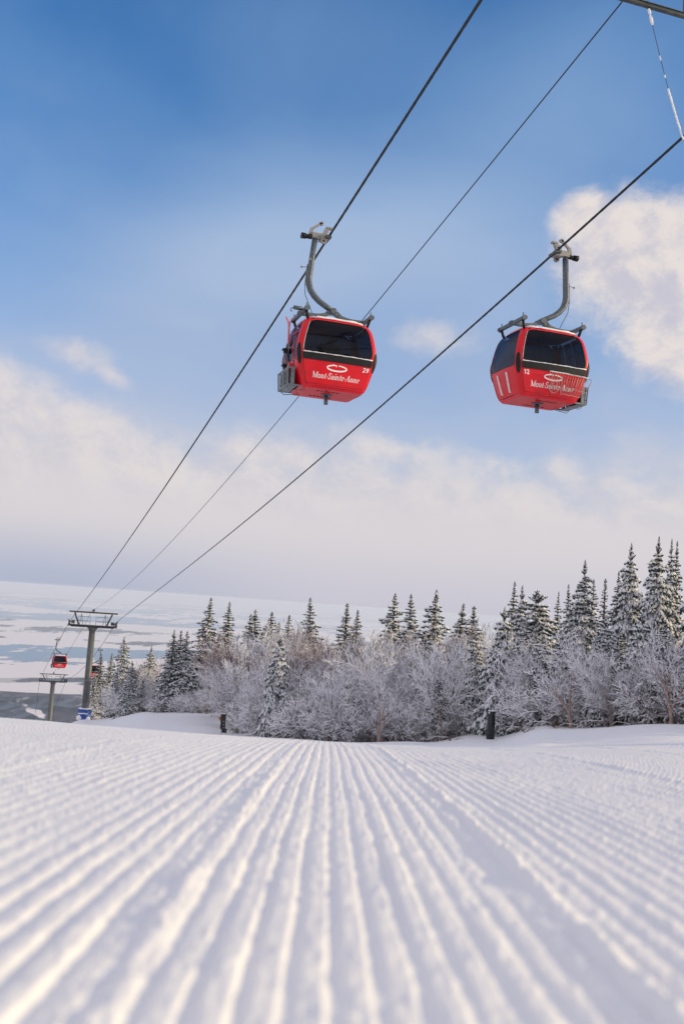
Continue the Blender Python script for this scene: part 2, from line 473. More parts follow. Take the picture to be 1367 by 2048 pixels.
def make_slope():
    az_in = np.arange(-0.455, 0.4551, 0.00095)
    az_l = np.linspace(-pi, -0.455, 64)[:-1]; az_r = np.linspace(0.455, pi, 64)[1:-1]
    azs = np.concatenate([az_l, az_in, az_r])
    ds = np.concatenate([np.geomspace(0.3, 16, 300), np.geomspace(16, 420, 90)[1:]])
    A, D = np.meshgrid(azs, ds)
    X = D * np.sin(A); Y = D * np.cos(A)
    Z = ground(X, Y)
    # corduroy: ridges that run straight down the slope, 43 mm apart
    xx = X + 0.006 * fbm(Y * 0.9, X * 2 + 9, 3) + 0.0018 * fbm(Y * 7, X * 9, 2)
    ph = xx / 0.0435
    idx = np.round(ph)
    amp_row = 0.65 + 0.55 * _P[(idx.astype(int)) & 255, 3]
    prof = 0.5 + 0.5 * np.cos(2 * pi * ph)
    prof = sstep(0.05, 0.58, prof)
    fade = np.clip(0.9 + 0.75 * fbm(X * 3.1 + 3, Y * 1.7, 3), 0.42, 1.2)
    lumps = fbm(X * 60, Y * 42, 3, 0.6) + 0.6 * fbm(X * 150, Y * 60, 2, 0.6) * sstep(1.2, 2.5, D)
    fine = np.exp(-D / 11.0) * sstep(17, 10, D) * (np.abs(A) < 0.46)
    Z = Z + fine * 0.0056 * prof * amp_row * fade * (1 + 0.75 * fbm(idx * 7.31, Y * 4.3, 4, .6))
    Z = Z + fine * 0.0036 * lumps * (0.35 + 0.65 * prof)
    # seams left between two passes of the groomer
    for x0, h, wd in ((-0.178, 0.010, 0.020), (0.345, 0.014, 0.020), (-0.95, 0.008, 0.03), (1.42, 0.012, 0.03), (2.35, 0.014, 0.04)):
        xs = X - x0 - 0.012 * fbm(Y * 1.3, X * 0 + x0 * 10, 3)
        br = np.clip(0.75 + 1.1 * fbm(Y * 6.0, X * 0 + x0 * 31, 4, .6), 0.0, 1.5)
        Z = Z + fine * h * br * np.exp(-(xs / wd) ** 2) * (1 + 0.5 * lumps)
        Z = Z - fine * 0.0015 * np.exp(-((xs + 0.05) / 0.035) ** 2)
    # loose crumbs and small hollows
    c = fbm(X * 21 + 40, Y * 17, 3)
    Z = Z + fine * 0.012 * np.clip(c - 0.42, 0, 1) * (np.abs(A) < 0.46)
    # broad unevenness
    Z = Z + 0.010 * fbm(X * 1.1, Y * 0.8, 3) * sstep(0.6, 4, D) * sstep(40, 12, D)
    Z = Z + 0.16 * fbm(X * 0.09, Y * 0.09, 4) * sstep(25, 60, D)
    Z = Z + 0.055 * fbm(X * 0.5, Y * 0.5, 4, .6) * sstep(12, 30, D)
    nr, nc = A.shape
    V = np.stack([X, Y, Z], -1).reshape(-1, 3)
    i = np.arange(nr - 1)[:, None] * nc; j = np.arange(nc)[None, :]; j2 = (j + 1) % nc
    F = np.stack([i + j, i + nc + j, i + nc + j2, i + j2], -1).reshape(-1, 4)
    # close the small hole under the camera
    V = np.vstack([V, [[0, 0, -0.305]]])
    me_f = F
    o = np_mesh('snow_slope', V, me_f, M['ground_snow'])
    o['kind'] = 'structure'
    o['label'] = 'groomed white ski slope with corduroy ridges'
    return o

def snow_ground_mat():
    m = bpy.data.materials.new('groomed_snow'); m.use_nodes = True
    N = NT(m.node_tree); b = N.n['Principled BSDF']
    b.inputs['Roughness'].default_value = 0.6; b.inputs['Specular IOR Level'].default_value = 0.25
    tc = N.new('ShaderNodeTexCoord').outputs['Object']
    n1 = N.noise(tc, 160, 3, 0.6); n2 = N.noise(tc, 22, 4, 0.6)
    h = N.math('ADD', N.math('MULTIPLY', n1, 0.0022), N.math('MULTIPLY', n2, 0.006))
    bn = N.new('ShaderNodeBump'); bn.inputs['Distance'].default_value = 1.0; bn.inputs['Strength'].default_value = 0.8
    N.l.new(h, bn.inputs['Height']); N.l.new(bn.outputs[0], b.inputs['Normal'])
    f = N.maprange(N.noise(tc, 1.3, 4), 0.3, 0.7)
    N.l.new(N.mix(f, (0.88, 0.875, 0.88, 1), (0.84, 0.84, 0.86, 1)), b.inputs['Base Color'])
    return m
M['ground_snow'] = snow_ground_mat()
make_slope()

# ------------------------------------------------------------------ valley, river and foothills
VZ = -750.0
def make_valley():
    azs = np.concatenate([np.linspace(-1.3, -0.46, 90)[:-1], np.linspace(-0.46, 0.02, 620), np.linspace(0.02, 1.3, 120)[1:]])
    rr = np.concatenate([np.linspace(0.20, 0.0105, 520), np.linspace(0.0105, 0.0035, 24)[1:]])                 # height over distance: even steps as seen from the slope
    ds = np.concatenate([np.linspace(405, 3600, 14), 750 / rr])
    A, D = np.meshgrid(azs, ds)
    X = D * np.sin(A); Y = D * np.cos(A)
    kx, ky = X / 1000, Y / 1000
    Z = np.full_like(D, VZ)
    drop = np.interp(D, [400, 900, 2000, 3600], [-95, -300, -600, -750])
    Z = np.where(D < 3600, drop, Z)
    r = 750 / D
    # wooded foothills with ski-run clearings
    hills = sstep(0.102, 0.113, r + 0.005 * fbm(kx * .8, ky * .5, 3)) * sstep(0.2, 0.135, r)
    Z = Z + hills * (45 + 75 * fbm(kx * 1.4, ky * 1.4, 6, .55))
    nc = A.shape[1]; nr = A.shape[0]
    # land cover: 0 forest, 1 snow / ice, with water as the second channel
    px = 683.5 + FPX * np.tan(A)
    wob = 0.12 * fbm(kx * 0.30, ky * 0.15, 7, .62) + 0.0002 * (px - 200)
    q = r * (1 + wob)
    snow = np.zeros_like(r); water = np.zeros_like(r)
    def band(a, b, e=0.0006): return sstep(a - e, a + e, q) * sstep(b + e, b - e, q)
    n1 = fbm(kx * 0.40 + 4, ky * 0.17, 7, .66); n2 = fbm(kx * 1.5, ky * 0.6 + 7, 7, .68)
    # far shore, fields and woods
    b1 = band(0.0, 0.0155); snow += b1 * sstep(-.12, .10, n1)
    # wide icy river with leads of open water
    b2 = band(0.0155, 0.034); n3 = fbm(kx * 5.1, ky * 1.9 + 2, 6, .65)
    ice = sstep(-.05, .03, 0.8 * n1 + 0.5 * n2 + 0.35 * n3 + .08)
    snow += b2 * ice; water += b2 * (1 - ice)
    # island woods and fields
    b3 = band(0.034, 0.052); fld = sstep(.0, .08, n2 + 0.5 * n1 - 0.02 + 0.45 * (band(.034, .039) + band(.044, .0475)))
    snow += b3 * fld
    # near channel
    b4 = band(0.052, 0.087)
    n3 = fbm(kx * 5.1, ky * 2.2 + 2, 6, .65)
    ch = 0.7 * band(.050, .055) - .20 * band(.0555, .064, .001) + 0.18 * band(.066, .078, .002) + 0.35 * band(.078, .087, .002)
    ice = sstep(-.08, .05, 0.8 * n2 + 0.4 * n3 + ch)
    snow += b4 * ice; water += b4 * (1 - ice)
    # wooded shore, then ploughed fields under snow
    b5 = band(0.087, 0.0915)
    snow += b5 * sstep(.05, .25, n2 + .5 * n3) * .6
    b6 = band(0.0915, 0.1045); snow += b6 * sstep(-.42, -.3, n2 + .1 * n1)
    # clearings cut in the foothills
    clr = np.maximum(np.exp(-(((px - 15) / 22) ** 2 + ((r - .1135) / .006) ** 2) ** 2),
                     np.exp(-(((px - 105 - (r - .126) * 2600) / 14) ** 2 + ((r - .126) / .008) ** 2) ** 2))
    snow += sstep(.104, .108, r) * sstep(.35, .7, clr * (1 + 1.2 * n3) + 0.5 * n3) * (clr > .05) + sstep(.104,.108,r) * .35 * sstep(.5,.6, n3 + .3 * n2)
    snow = np.clip(snow, 0, 1); water = np.clip(water, 0, 1)
    V = np.stack([X, Y, Z], -1).reshape(-1, 3)
    i = np.arange(nr - 1)[:, None] * nc; j = np.arange(nc - 1)[None, :]
    F = np.stack([i + j, i + nc + j, i + nc + j + 1, i + j + 1], -1).reshape(-1, 4)
    m = bpy.data.materials.new('valley_cover'); m.use_nodes = True
    N = NT(m.node_tree); b = N.n['Principled BSDF']
    b.inputs['Roughness'].default_value = 0.9; b.inputs['Specular IOR Level'].default_value = 0.05
    at = N.new('ShaderNodeAttribute', attribute_name='cover')
    sep = N.new('ShaderNodeSeparateColor'); N.l.new(at.outputs['Color'], sep.inputs[0])
    tc = N.new('ShaderNodeTexCoord').outputs['Object']
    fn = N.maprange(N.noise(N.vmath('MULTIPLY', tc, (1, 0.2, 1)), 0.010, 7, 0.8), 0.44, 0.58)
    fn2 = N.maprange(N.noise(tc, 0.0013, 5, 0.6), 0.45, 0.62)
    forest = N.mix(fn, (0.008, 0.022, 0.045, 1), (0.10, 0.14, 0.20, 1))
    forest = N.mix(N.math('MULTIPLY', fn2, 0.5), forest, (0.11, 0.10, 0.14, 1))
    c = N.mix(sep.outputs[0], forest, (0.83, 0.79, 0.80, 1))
    c = N.mix(sep.outputs[1], c, (0.20, 0.35, 0.52, 1))
    N.l.new(c, b.inputs['Base Color'])
    o = np_mesh('valley', V, F, m)
    ca = o.data.color_attributes.new('cover', 'FLOAT_COLOR', 'POINT')
    ca.data.foreach_set('color', np.stack([snow, water, snow * 0, snow * 0 + 1], -1).astype(np.float32).ravel())
    tag(o, 'wide frozen river valley with ice, fields and dark woods far below', kind='structure')
make_valley()

def make_haze():
    m = bpy.data.materials.new('haze'); m.use_nodes = True
    N = NT(m.node_tree); N.n.clear()
    out = N.new('ShaderNodeOutputMaterial'); pv = N.new('ShaderNodeVolumePrincipled')
    pv.inputs['Density'].default_value = 0.000042
    pv.inputs['Color'].default_value = (0.84, 0.905, 1.0, 1)
    pv.inputs['Anisotropy'].default_value = 0.1
    N.l.new(pv.outputs[0], out.inputs['Volume'])
    b = MB(); b.box((0, 100000, (14 + VZ - 60) / 2), (480000, 260000, 14 - VZ + 60))
    o = b.build('haze', m); tag(o, 'pale blue winter haze over the valley', kind='stuff')
make_haze()

# ------------------------------------------------------------------ ropes: real lines in space, sighted through the photograph
def at_dist(x, y, dist):
    return px_dir(x, y) * dist
T1L, T1R = at_dist(139, 1243, 131.1), at_dist(233, 1245, 131.1)
T2L, T2R = at_dist(80, 1358, 233.0), at_dist(134, 1358, 233.0)
G29 = Vector((-0.855, 24.84, 9.335)); G12 = Vector((5.156, 25.086, 9.567))
def plane_pt(px, A, B):
    """where the line of sight meets the upright plane through A and B"""
    d = px_dir(*px); t = (B - A); n = Vector((t.y, -t.x, 0)).normalized()
    return d * (A.dot(n) / d.dot(n))
def span(A, B, sights, ext=0.0, n=60, deg=2, near=()):
    """a hanging rope from A to B through the sights; ext metres beyond A"""
    t = Vector((B.x - A.x, B.y - A.y, 0)); L = t.length; t.normalize()
    pts = [A, B] + [plane_pt(q, A, B) for q in sights] + [plane_pt(q, A, B) for q in near]
    s = [Vector((p.x - A.x, p.y - A.y, 0)).dot(t) for p in pts]
    w = [6, 6] + [1] * len(sights) + [8] * len(near)
    co = np.polyfit(s, [p.z for p in pts], deg, w=w)
    ss = -ext + (L + ext) * (np.linspace(0, 1, n) ** 1.5)
    return [Vector((A.x + t.x * q, A.y + t.y * q, float(np.polyval(co, q)))) for q in ss], t, co

def rope_mesh(b, pts, r, n=8):
    b.tube(pts, r, n)

def strand_rope(pts_fn, s0, s1, r, step=0.045, lay=0.42, strands=6, sub=3):
    """stranded rope surface with a visible lay"""
    n = strands * sub; ss = np.arange(s0, s1, step)
    V = []; F = []
    for i, s in enumerate(ss):
        p = pts_fn(s); d = (pts_fn(s + .05) - p).normalized()
        x = d.cross(Vector((0, 0, 1))).normalized(); y = x.cross(d)
        for k in range(n):
            a = 2 * pi * k / n
            rr = r * (1.0 + 0.17 * cos(strands * (a - 2 * pi * s / (lay * strands) )))
            V.append(p + x * (cos(a) * rr) + y * (sin(a) * rr))
    m = len(ss)
    for i in range(m - 1):
        for k in range(n):
            k2 = (k + 1) % n
            F.append((i * n + k, i * n + k2, (i + 1) * n + k2, (i + 1) * n + k))
    return [tuple(v) for v in V], F

def make_rope(A, B, sights, T2, T2b, below, label, near, r=0.027):
    pts, t, co = span(A, B, sights, ext=22, deg=3, near=near)
    fn = lambda s: Vector((A.x + t.x * s, A.y + t.y * s, float(np.polyval(co, s))))
    b = MB(); b.smooth = True
    L = Vector((B.x - A.x, B.y - A.y, 0)).length
    V, F = strand_rope(fn, -20, 26, r)
    b.add(V, F)
    b.tube([fn(s) for s in np.linspace(25.9, L, 40)], r * 1.05, 8)
    # the next span, past the tower, and on down the hill
    lower, _, _ = span(B, T2, T2b, n=40)
    b.tube(lower, r * 1.15, 6)
    b.tube([T2] + below, r * 1.2, 5)
    o = b.build('haul_rope', M['rope'])
    tag(o, label, 'cable', 'steel ropes of the gondola lift')
    return fn, lower, t
C3 = at_dist(114, 1291, 152.0); C4 = at_dist(192, 1306, 156.0)
ropeL, lowL, tdir = make_rope(G29, T1L, [(597, 570), (358, 935), (479, 769), (170, 1200)], T2L, [(114, 1291)],
                        [at_dist(72, 1420, 262), at_dist(60, 1500, 330)], 'left haul rope carrying the cabin with skis and running over the left sheaves', [(963, 0), (800, 247)])
ropeR, lowR, _ = make_rope(G12, T1R, [(293, 1200), (512, 1017), (700, 866), (900, 678)], T2R, [(192, 1306)],
                     [at_dist(108, 1420, 262), at_dist(98, 1500, 330)], 'right haul rope that carries the cabin numbered 12 across the lower right of the sky', [(1360, 278), (1240, 385)])
tdir = (T1L - G29); tdir.z = 0; tdir.normalize()
ndir = Vector((tdir.y, -tdir.x, 0))            # to the right of the line
LINE_AZ = atan2(tdir.x, tdir.y)

T1C = (T1L + T1R) / 2; T2C = (T2L + T2R) / 2; NC = (G29 + G12) / 2
T1TOP = at_dist(185, 1221, 131.1)
T2TOP = at_dist(107, 1346, 233.0)
NEAR_C = plane_pt((1243, 3), NC, T1C)
def make_comm():
    A, B = NEAR_C.copy(), T1TOP
    pts, t, co = span(A, B, [(733, 637), (597, 797), (980, 337), (461, 944), (220, 1200)], ext=0, n=70)
    b = MB(); b.tube(pts, 0.0145, 6)
    lo, _, _ = span(T1TOP, T2TOP, [(151, 1281)], n=30)
    b.tube(lo, 0.022, 5)
    o = b.build('signal_cable', M['rope'])
    tag(o, 'thin signal cable running between the two haul ropes and behind the cabin with skis', 'cable', 'steel ropes of the gondola lift')
make_comm()

# ------------------------------------------------------------------ gondola cabin
A0, B0, HC = 0.985, 0.74, 1.83
ZP = np.array([0, .06, .2, .33, .45, .6, .75, .88, .96, 1.0]) * HC
PP = np.array([.79, .84, .905, .965, 1.0, .99, .95, .885, .82, .75])
_pc = np.polyfit(ZP / HC, PP, 6)
def prof(z): return float(np.polyval(_pc, min(max(z, 0), HC) / HC))
CRN = 0.115
def face_pt(side, u, z, off=0.0):
    """side 0 front (-y), 1 right (+x), 2 back (+y), 3 left (-x); u runs -1..1 left to right seen from outside"""
    p = prof(z); a = A0 * p; b = B0 * (0.12 + 0.88 * p)
    w, dpt = (a, b) if side in (0, 2) else (b, a)
    x = u * (w - CRN); y = -(dpt + 0.035 * (1 - u * u) + off)
    for _ in range(side): x, y = -y, x
    return Vector((x, y, z))
def rounded_rect(u0, u1, z0, z1, r, su, n=48):
    """points round a rounded rectangle; su = metres per unit of u"""
    cu, cz = (u0 + u1) / 2, (z0 + z1) / 2; hu, hz = (u1 - u0) / 2 * su, (z1 - z0) / 2
    r = min(r, hu, hz); out = []
    for k in range(n):
        a = 2 * pi * (k + .5) / n; dx, dz = cos(a), sin(a)
        lo, hi = 0.0, 4.0
        for _ in range(26):
            m = (lo + hi) / 2; x, z = abs(dx * m), abs(dz * m)
            qx, qz = max(x - (hu - r), 0), max(z - (hz - r), 0)
            inside = (x <= hu and z <= hz and (qx * qx + qz * qz <= r * r or qx == 0 or qz == 0))
            lo, hi = (m, hi) if inside else (lo, m)
        out.append((cu + dx * lo / su, cz + dz * lo))
    return out
def ring_panel(b, side, outer, inner, off=0.0, steps=3):
    n = len(outer); vs = []
    for s_ in range(steps + 1):
        f = s_ / steps
        for (u0, z0), (u1, z1) in zip(outer, inner):
            vs.append(face_pt(side, u0 + (u1 - u0) * f, z0 + (z1 - z0) * f, off))
    fs = []
    for s_ in range(steps):
        for k in range(n):
            k2 = (k + 1) % n
            fs.append((s_ * n + k, s_ * n + k2, (s_ + 1) * n + k2, (s_ + 1) * n + k))
    o = b.smooth; b.smooth = True; b.add(vs, fs); b.smooth = o
def disc_panel(b, side, outer, off=0.0, steps=5):
    cu = sum(p[0] for p in outer) / len(outer); cz = sum(p[1] for p in outer) / len(outer)
    inner = [(cu + (u - cu) * .02, cz + (z - cz) * .02) for u, z in outer]
    ring_panel(b, side, outer, inner, off, steps)
def grid_panel(b, side, u0, u1, z0, z1, nu=8, nz=6, off=0.0):
    vs = [face_pt(side, u0 + (u1 - u0) * i / nu, z0 + (z1 - z0) * j / nz, off) for j in range(nz + 1) for i in range(nu + 1)]
    fs = [(j * (nu + 1) + i, j * (nu + 1) + i + 1, (j + 1) * (nu + 1) + i + 1, (j + 1) * (nu + 1) + i) for j in range(nz) for i in range(nu)]
    o = b.smooth; b.smooth = True; b.add(vs, fs); b.smooth = o
def su_of(side): return (A0 if side in (0, 2) else B0) - CRN

# strokes of a serif letter set (cap height 1): (points, width)
def arc(cx, cy, rx, ry, a0, a1, n=12):
    return [(cx + rx * cos(radians(a0 + (a1 - a0) * i / n)), cy + ry * sin(radians(a0 + (a1 - a0) * i / n))) for i in range(n + 1)]
TH, TN, SF = .135, .055, .045
LET = {
 'M': (1.05, [([(.14, 0), (.14, 1)], TN), ([(.14, .98), (.5, .05)], TH), ([(.5, .05), (.86, .98)], TN), ([(.86, 1), (.86, 0)], TH),
              ([(0, .02), (.28, .02)], SF), ([(0, .98), (.2, .98)], SF), ([(.7, .02), (1.02, .02)], SF), ([(.82, .98), (1.02, .98)], SF)]),
 'o': (.60, [(arc(.28, .31, .20, .29, 0, 360, 20), .10)]),
 'n': (.64, [([(.13, .62), (.13, 0)], TH * .85), ([(.13, .42), (.22, .57), (.34, .61), (.44, .55), (.47, .42)], .07), ([(.47, .45), (.47, 0)], TH * .85),
             ([(.02, .02), (.24, .02)], SF), ([(.36, .02), (.58, .02)], SF), ([(.02, .59), (.14, .59)], SF)]),
 't': (.40, [([(.17, .84), (.17, .14), (.23, .03), (.34, .05)], TH * .8), ([(.02, .6), (.36, .6)], SF)]),
 'S': (.66, [([(.52, .78), (.50, .93), (.34, 1.0), (.18, .95), (.10, .80), (.15, .64), (.33, .52), (.48, .40), (.54, .24), (.46, .08), (.30, 0), (.14, .05), (.06, .24)], .105),
             ([(.53, .96), (.53, .72)], SF), ([(.06, .02), (.06, .28)], SF)]),
 'a': (.56, [([(.09, .48), (.16, .59), (.30, .60), (.38, .50), (.38, .08), (.46, .02), (.52, .05)], .10), (arc(.23, .19, .16, .17, 60, 330, 12), .085)]),
 'i': (.32, [([(.15, .62), (.15, 0)], TH * .85), ([(.03, .02), (.28, .02)], SF), ([(.03, .59), (.15, .59)], SF), ([(.13, .84), (.13, .97)], .13)]),
 'e': (.54, [([(.08, .34), (.46, .34)], SF), (arc(.27, .31, .19, .29, 8, 320, 18), .09)]),
 'A': (.92, [([(.10, 0), (.45, 1)], TN), ([(.43, 1), (.76, 0)], TH), ([(.22, .34), (.64, .34)], SF), ([(0, .02), (.24, .02)], SF), ([(.58, .02), (.92, .02)], SF)]),
 '.': (.26, [([(.07, .36), (.19, .36)], .12)]),
 '1': (.52, [([(.12, .78), (.30, .96)], .13), ([(.30, 1), (.30, 0)], .19)]),
 '2': (.70, [([(.10, .74), (.16, .92), (.33, .96), (.50, .88), (.53, .70), (.44, .48), (.14, .09)], .16), ([(.08, .09), (.60, .09)], .17)]),
 '9': (.70, [(arc(.32, .67, .20, .25, 0, 360, 18), .16), ([(.52, .70), (.50, .38), (.38, .14), (.14, .08)], .16)]),
}
def write(b, side, text, u_c, z0, h, off, slant=0.22, gap=0.02, squeeze=1.0):
    su = su_of(side)
    width = sum(LET[c][0] + gap for c in text) * h * squeeze
    x = -width / 2
    for c in text:
        adv, strokes = LET[c]
        for pts, w in strokes:
            stroke(b, side, [(x + (px_ + slant * py_) * h * squeeze, py_ * h) for px_, py_ in pts], w * h, u_c, z0, su, off)
        x += (adv + gap) * h * squeeze
def stroke(b, side, pts, w, u_c, z0, su, off):
    n = len(pts); vs = []
    closed = n > 3 and abs(pts[0][0] - pts[-1][0]) < 1e-6 and abs(pts[0][1] - pts[-1][1]) < 1e-6
    for i, (x, y) in enumerate(pts):
        a = pts[i - 1] if i else (pts[-2] if closed else pts[0]); c = pts[i + 1] if i < n - 1 else (pts[1] if closed else pts[-1])
        dx, dy = c[0] - a[0], c[1] - a[1]; l = sqrt(dx * dx + dy * dy) or 1
        ww = w[i] if hasattr(w, '__len__') else w
        nx, ny = -dy / l * ww / 2, dx / l * ww / 2
        for sg in (1, -1):
            vs.append(face_pt(side, u_c + (x + sg * nx) / su, z0 + y + sg * ny, off))
        for sg in (1, -1):
            vs.append(face_pt(side, u_c + (x + sg * nx) / su, z0 + y + sg * ny, off - .004))
    fs = []
    for i in range(n - 1):
        a, c = i * 4, (i + 1) * 4
        fs += [(a, a + 1, c + 1, c), (a + 2, a, c, c + 2), (a + 1, a + 3, c + 3, c + 1)]
    b.add(vs, fs)

def make_cabin(name, label, skis_basket=True):
    """local frame: y along the rope, -x the door side facing out from the line, z = 0 at the floor"""
    root = empty(name, label=label, cat='gondola', group='red gondola cabins of the lift')
    # ---- body shell
    b = MB()
    corner_n = 6
    for side in range(4):
        # the rounded corner at the right-hand end of each side
        zs = np.linspace(0, HC, 22); vs = []
        for z in zs:
            p0 = face_pt(side, 1, z); p1 = face_pt((side + 1) % 4, -1, z)
            cc = [p0 + (p1 - p0) * .5]
            c_in = Vector((p0.x, p1.y, z)) if side in (0, 2) else Vector((p1.x, p0.y, z))
            for k in range(corner_n + 1):
                t = k / corner_n * pi / 2
                vs.append(c_in + (p0 - c_in) * cos(t) + (p1 - c_in) * sin(t))
        fs = [(j * (corner_n + 1) + i, j * (corner_n + 1) + i + 1, (j + 1) * (corner_n + 1) + i + 1, (j + 1) * (corner_n + 1) + i)
              for j in range(len(zs) - 1) for i in range(corner_n)]
        b.smooth = True; b.add(vs, fs); b.smooth = False
    windows = []
    for side in (0, 2):
        grid_panel(b, side, -1, 1, 0, .80, 10, 8)
        o_ = rounded_rect(-1, 1, .80, HC, 0, su_of(side)); i_ = rounded_rect(-.985, .985, .84, 1.775, .12, su_of(side))
        ring_panel(b, side, o_, i_); windows.append((side, i_, 'glass'))
    side = 1
    grid_panel(b, side, -1, 1, 0, .70, 8, 7)
    o_ = rounded_rect(-1, 1, .70, HC, 0, su_of(side)); i_ = rounded_rect(-.99, .99, .73, 1.76, .06, su_of(side))
    ring_panel(b, side, o_, i_); windows.append((side, i_, 'glass_side'))
    side = 3
    cells = [(-1, -.66), (-.66, 0), (0, .66), (.66, 1)]
    for u0, u1 in ((-1, -.66), (.66, 1)):
        grid_panel(b, side, u0, u1, 0, .62, 3, 6)
        o_ = rounded_rect(u0, u1, .62, HC, 0, su_of(side)); i_ = rounded_rect(u0 + .05, u1 - .03, .66, 1.72, .03, su_of(side))
        ring_panel(b, side, o_, i_); windows.append((side, i_, 'glass_side'))
    # floor pan with a chamfered edge
    for z0, z1, s0, s1 in ((0, -.06, 1, .93), (-.06, -.06, .93, 0.0)):
        ring0 = []; ring1 = []
        a, bb = A0 * prof(0), B0 * (0.12 + .88 * prof(0))
        for k in range(32):
            t = 2 * pi * k / 32
            x = (a - CRN) * (1 if cos(t) > 0 else -1) + CRN * cos(t) if abs(cos(t)) > 1e-6 else (a - CRN)
            y = (bb - CRN) * (1 if sin(t) > 0 else -1) + CRN * sin(t)
            ring0.append((x * s0, y * s0, z0)); ring1.append((x * s1, y * s1, z1))
        b.add(ring0 + ring1, [(k, (k + 1) % 32, 32 + (k + 1) % 32, 32 + k) for k in range(32)])
    body = b.build('body', M['red'], root)
    # ---- roof: red dome with rim
    b = MB(); b.smooth = True
    rings = [(HC, 1.0), (HC + .02, .975), (HC + .04, .9), (HC + .05, .6), (HC + .055, .02)]
    a, bb = A0 * prof(HC) + .015, B0 * (0.12 + .88 * prof(HC)) + .045
    vs = []
    for z, s_ in rings:
        for k in range(36):
            t = 2 * pi * (k + .5) / 36
            e = 0.45
            vs.append((a * s_ * (abs(cos(t)) ** e) * (1 if cos(t) > 0 else -1), bb * s_ * (abs(sin(t)) ** e) * (1 if sin(t) > 0 else -1), z))
    b.add(vs, [(j * 36 + k, j * 36 + (k + 1) % 36, (j + 1) * 36 + (k + 1) % 36, (j + 1) * 36 + k) for j in range(4) for k in range(36)])
    roof = b.build('roof', M['red'], root)
    # ---- door leaves, each with its glazing bars
    for u0, u1 in ((-.66, 0), (0, .66)):
        b = MB()
        e = .015
        grid_panel(b, 3, u0 + e, u1 - e, .02, .62, 4, 6, .012)
        o_ = rounded_rect(u0 + e, u1 - e, .62, HC - .03, 0, su_of(3)); i_ = rounded_rect(u0 + .09, u1 - .09, .67, 1.70, .03, su_of(3))
        ring_panel(b, 3, o_, i_, .012)
        door = b.build('door', M['red'], root)
        b = MB(); disc_panel(b, 3, i_, .004); b.build('window_pane', M['glass_side'], door)
        for zz, th in ((1.42, .035), (1.02, .02)):
            b = MB(); grid_panel(b, 3, u0 + .09, u1 - .09, zz, zz + th, 3, 1, .016)
            b.build('glazing_bar', M['red'], door)
        b = MB(); i2 = rounded_rect(u0 + .07, u1 - .07, .655, 1.715, .04, su_of(3)); ring_panel(b, 3, i2, i_, .014, 1)
        b.build('window_gasket', M['black'], door)
    for side, loop, gm in windows:
        b = MB(); disc_panel(b, side, loop, -.004)
        w = b.build('window', M[gm], root)
        b = MB()
        us = [p[0] for p in loop]; zs = [p[1] for p in loop]
        uc, zc = (min(us) + max(us)) / 2, (min(zs) + max(zs)) / 2
        inner = [(uc + (u - uc) * .975, zc + (z - zc) * .97) for u, z in loop]
        ring_panel(b, side, loop, inner, .004, 1)
        b.build('window_gasket', M['black'], w)
    # ---- black belt under each end window with flared corner bumpers
    for side in (0, 2):
        b = MB()
        grid_panel(b, side, -1, 1, .655, .83, 12, 4, .022)
        for zz in (.655, .83):
            vs = []
            for i in range(13):
                u = -1 + i / 6
                vs += [face_pt(side, u, zz, .022), face_pt(side, u, zz, -.01)]
            b.add(vs, [(2 * i, 2 * i + 1, 2 * i + 3, 2 * i + 2) for i in range(12)])
        b.build('belt', M['black'], root)
        b = MB()
        pts = [face_pt(side, -.98 + 1.96 * i / 24, .846 + random.uniform(-.004, .006), .018) for i in range(25)]
        r_ = [random.uniform(.007, .016) for _ in pts]; r_[0] = r_[-1] = .02
        b.tube(pts, r_, 6); b.build('window_ledge_snow', M['snow'], root)
        # rime in the left jamb
        b = MB(); pts = [face_pt(side, -.975, z, .008) for z in np.linspace(.9, 1.7, 9)]
        b.tube(pts, [.006, .008, .006, .007, .005, .007, .006, .005, .004], 5); b.build('jamb_trim', M['rail'], root)
    for side in range(4):
        b = MB(); b.smooth = True
        p0 = face_pt(side, 1, .8); p1 = face_pt((side + 1) % 4, -1, .8)
        vs = []
        zs = np.linspace(-1, 1, 13)
        for q in zs:
            z = .79 + q * .29; wid = max(sqrt(max(1 - abs(q) ** 2.2, 0)), .02) * .36
            e0 = face_pt(side, 1, z); e1 = face_pt((side + 1) % 4, -1, z)
            cin = Vector((e0.x, e1.y, z)) if side in (0, 2) else Vector((e1.x, e0.y, z))
            for k in range(9):
                t = pi / 4 + (k - 4) / 4 * wid * pi / 2 * 1.05
                g = 1.0 + .14 * (1 - ((k - 4) / 4.0) ** 4) * (1 - q ** 4) + .02
                v = (e0 - cin) * cos(t) + (e1 - cin) * sin(t)
                vs.append(cin + v * (g if g > 1 else 1.0))
        b.add(vs, [(j * 9 + i, j * 9 + i + 1, (j + 1) * 9 + i + 1, (j + 1) * 9 + i) for j in range(12) for i in range(8)])
        b.build('corner_bumper', M['black'], root)
    for side in range(4):
        b = MB(); b.tube([face_pt(side, -1, z, .001) for z in np.linspace(.01, .64, 9)], .006, 5); b.build('panel_seam', M['black'], root)
    for side in (0, 2):
        b = MB(); b.tube([face_pt(side, u, .045, .001) for u in np.linspace(-1, 1, 9)], .004, 4); b.build('panel_seam', M['black'], root)
    # ---- inner rails on the line side
    for u in (-.42, .36):
        b = MB()
        pts = [face_pt(1, u + .05 * (1 - z / .62), z, .012) for z in np.linspace(.07, .62, 9)]
        b.tube(pts, .028, 8); b.build('rail', M['rail'], root)
    # ---- floor guide, vents
    b = MB(); b.tube([(0, 0, -.06), (0, 0, -.085)], .14, 16); b.tube([(0, 0, -.085), (0, 0, -.33)], .05, 12)
    b.build('floor_guide', M['steel'], root)
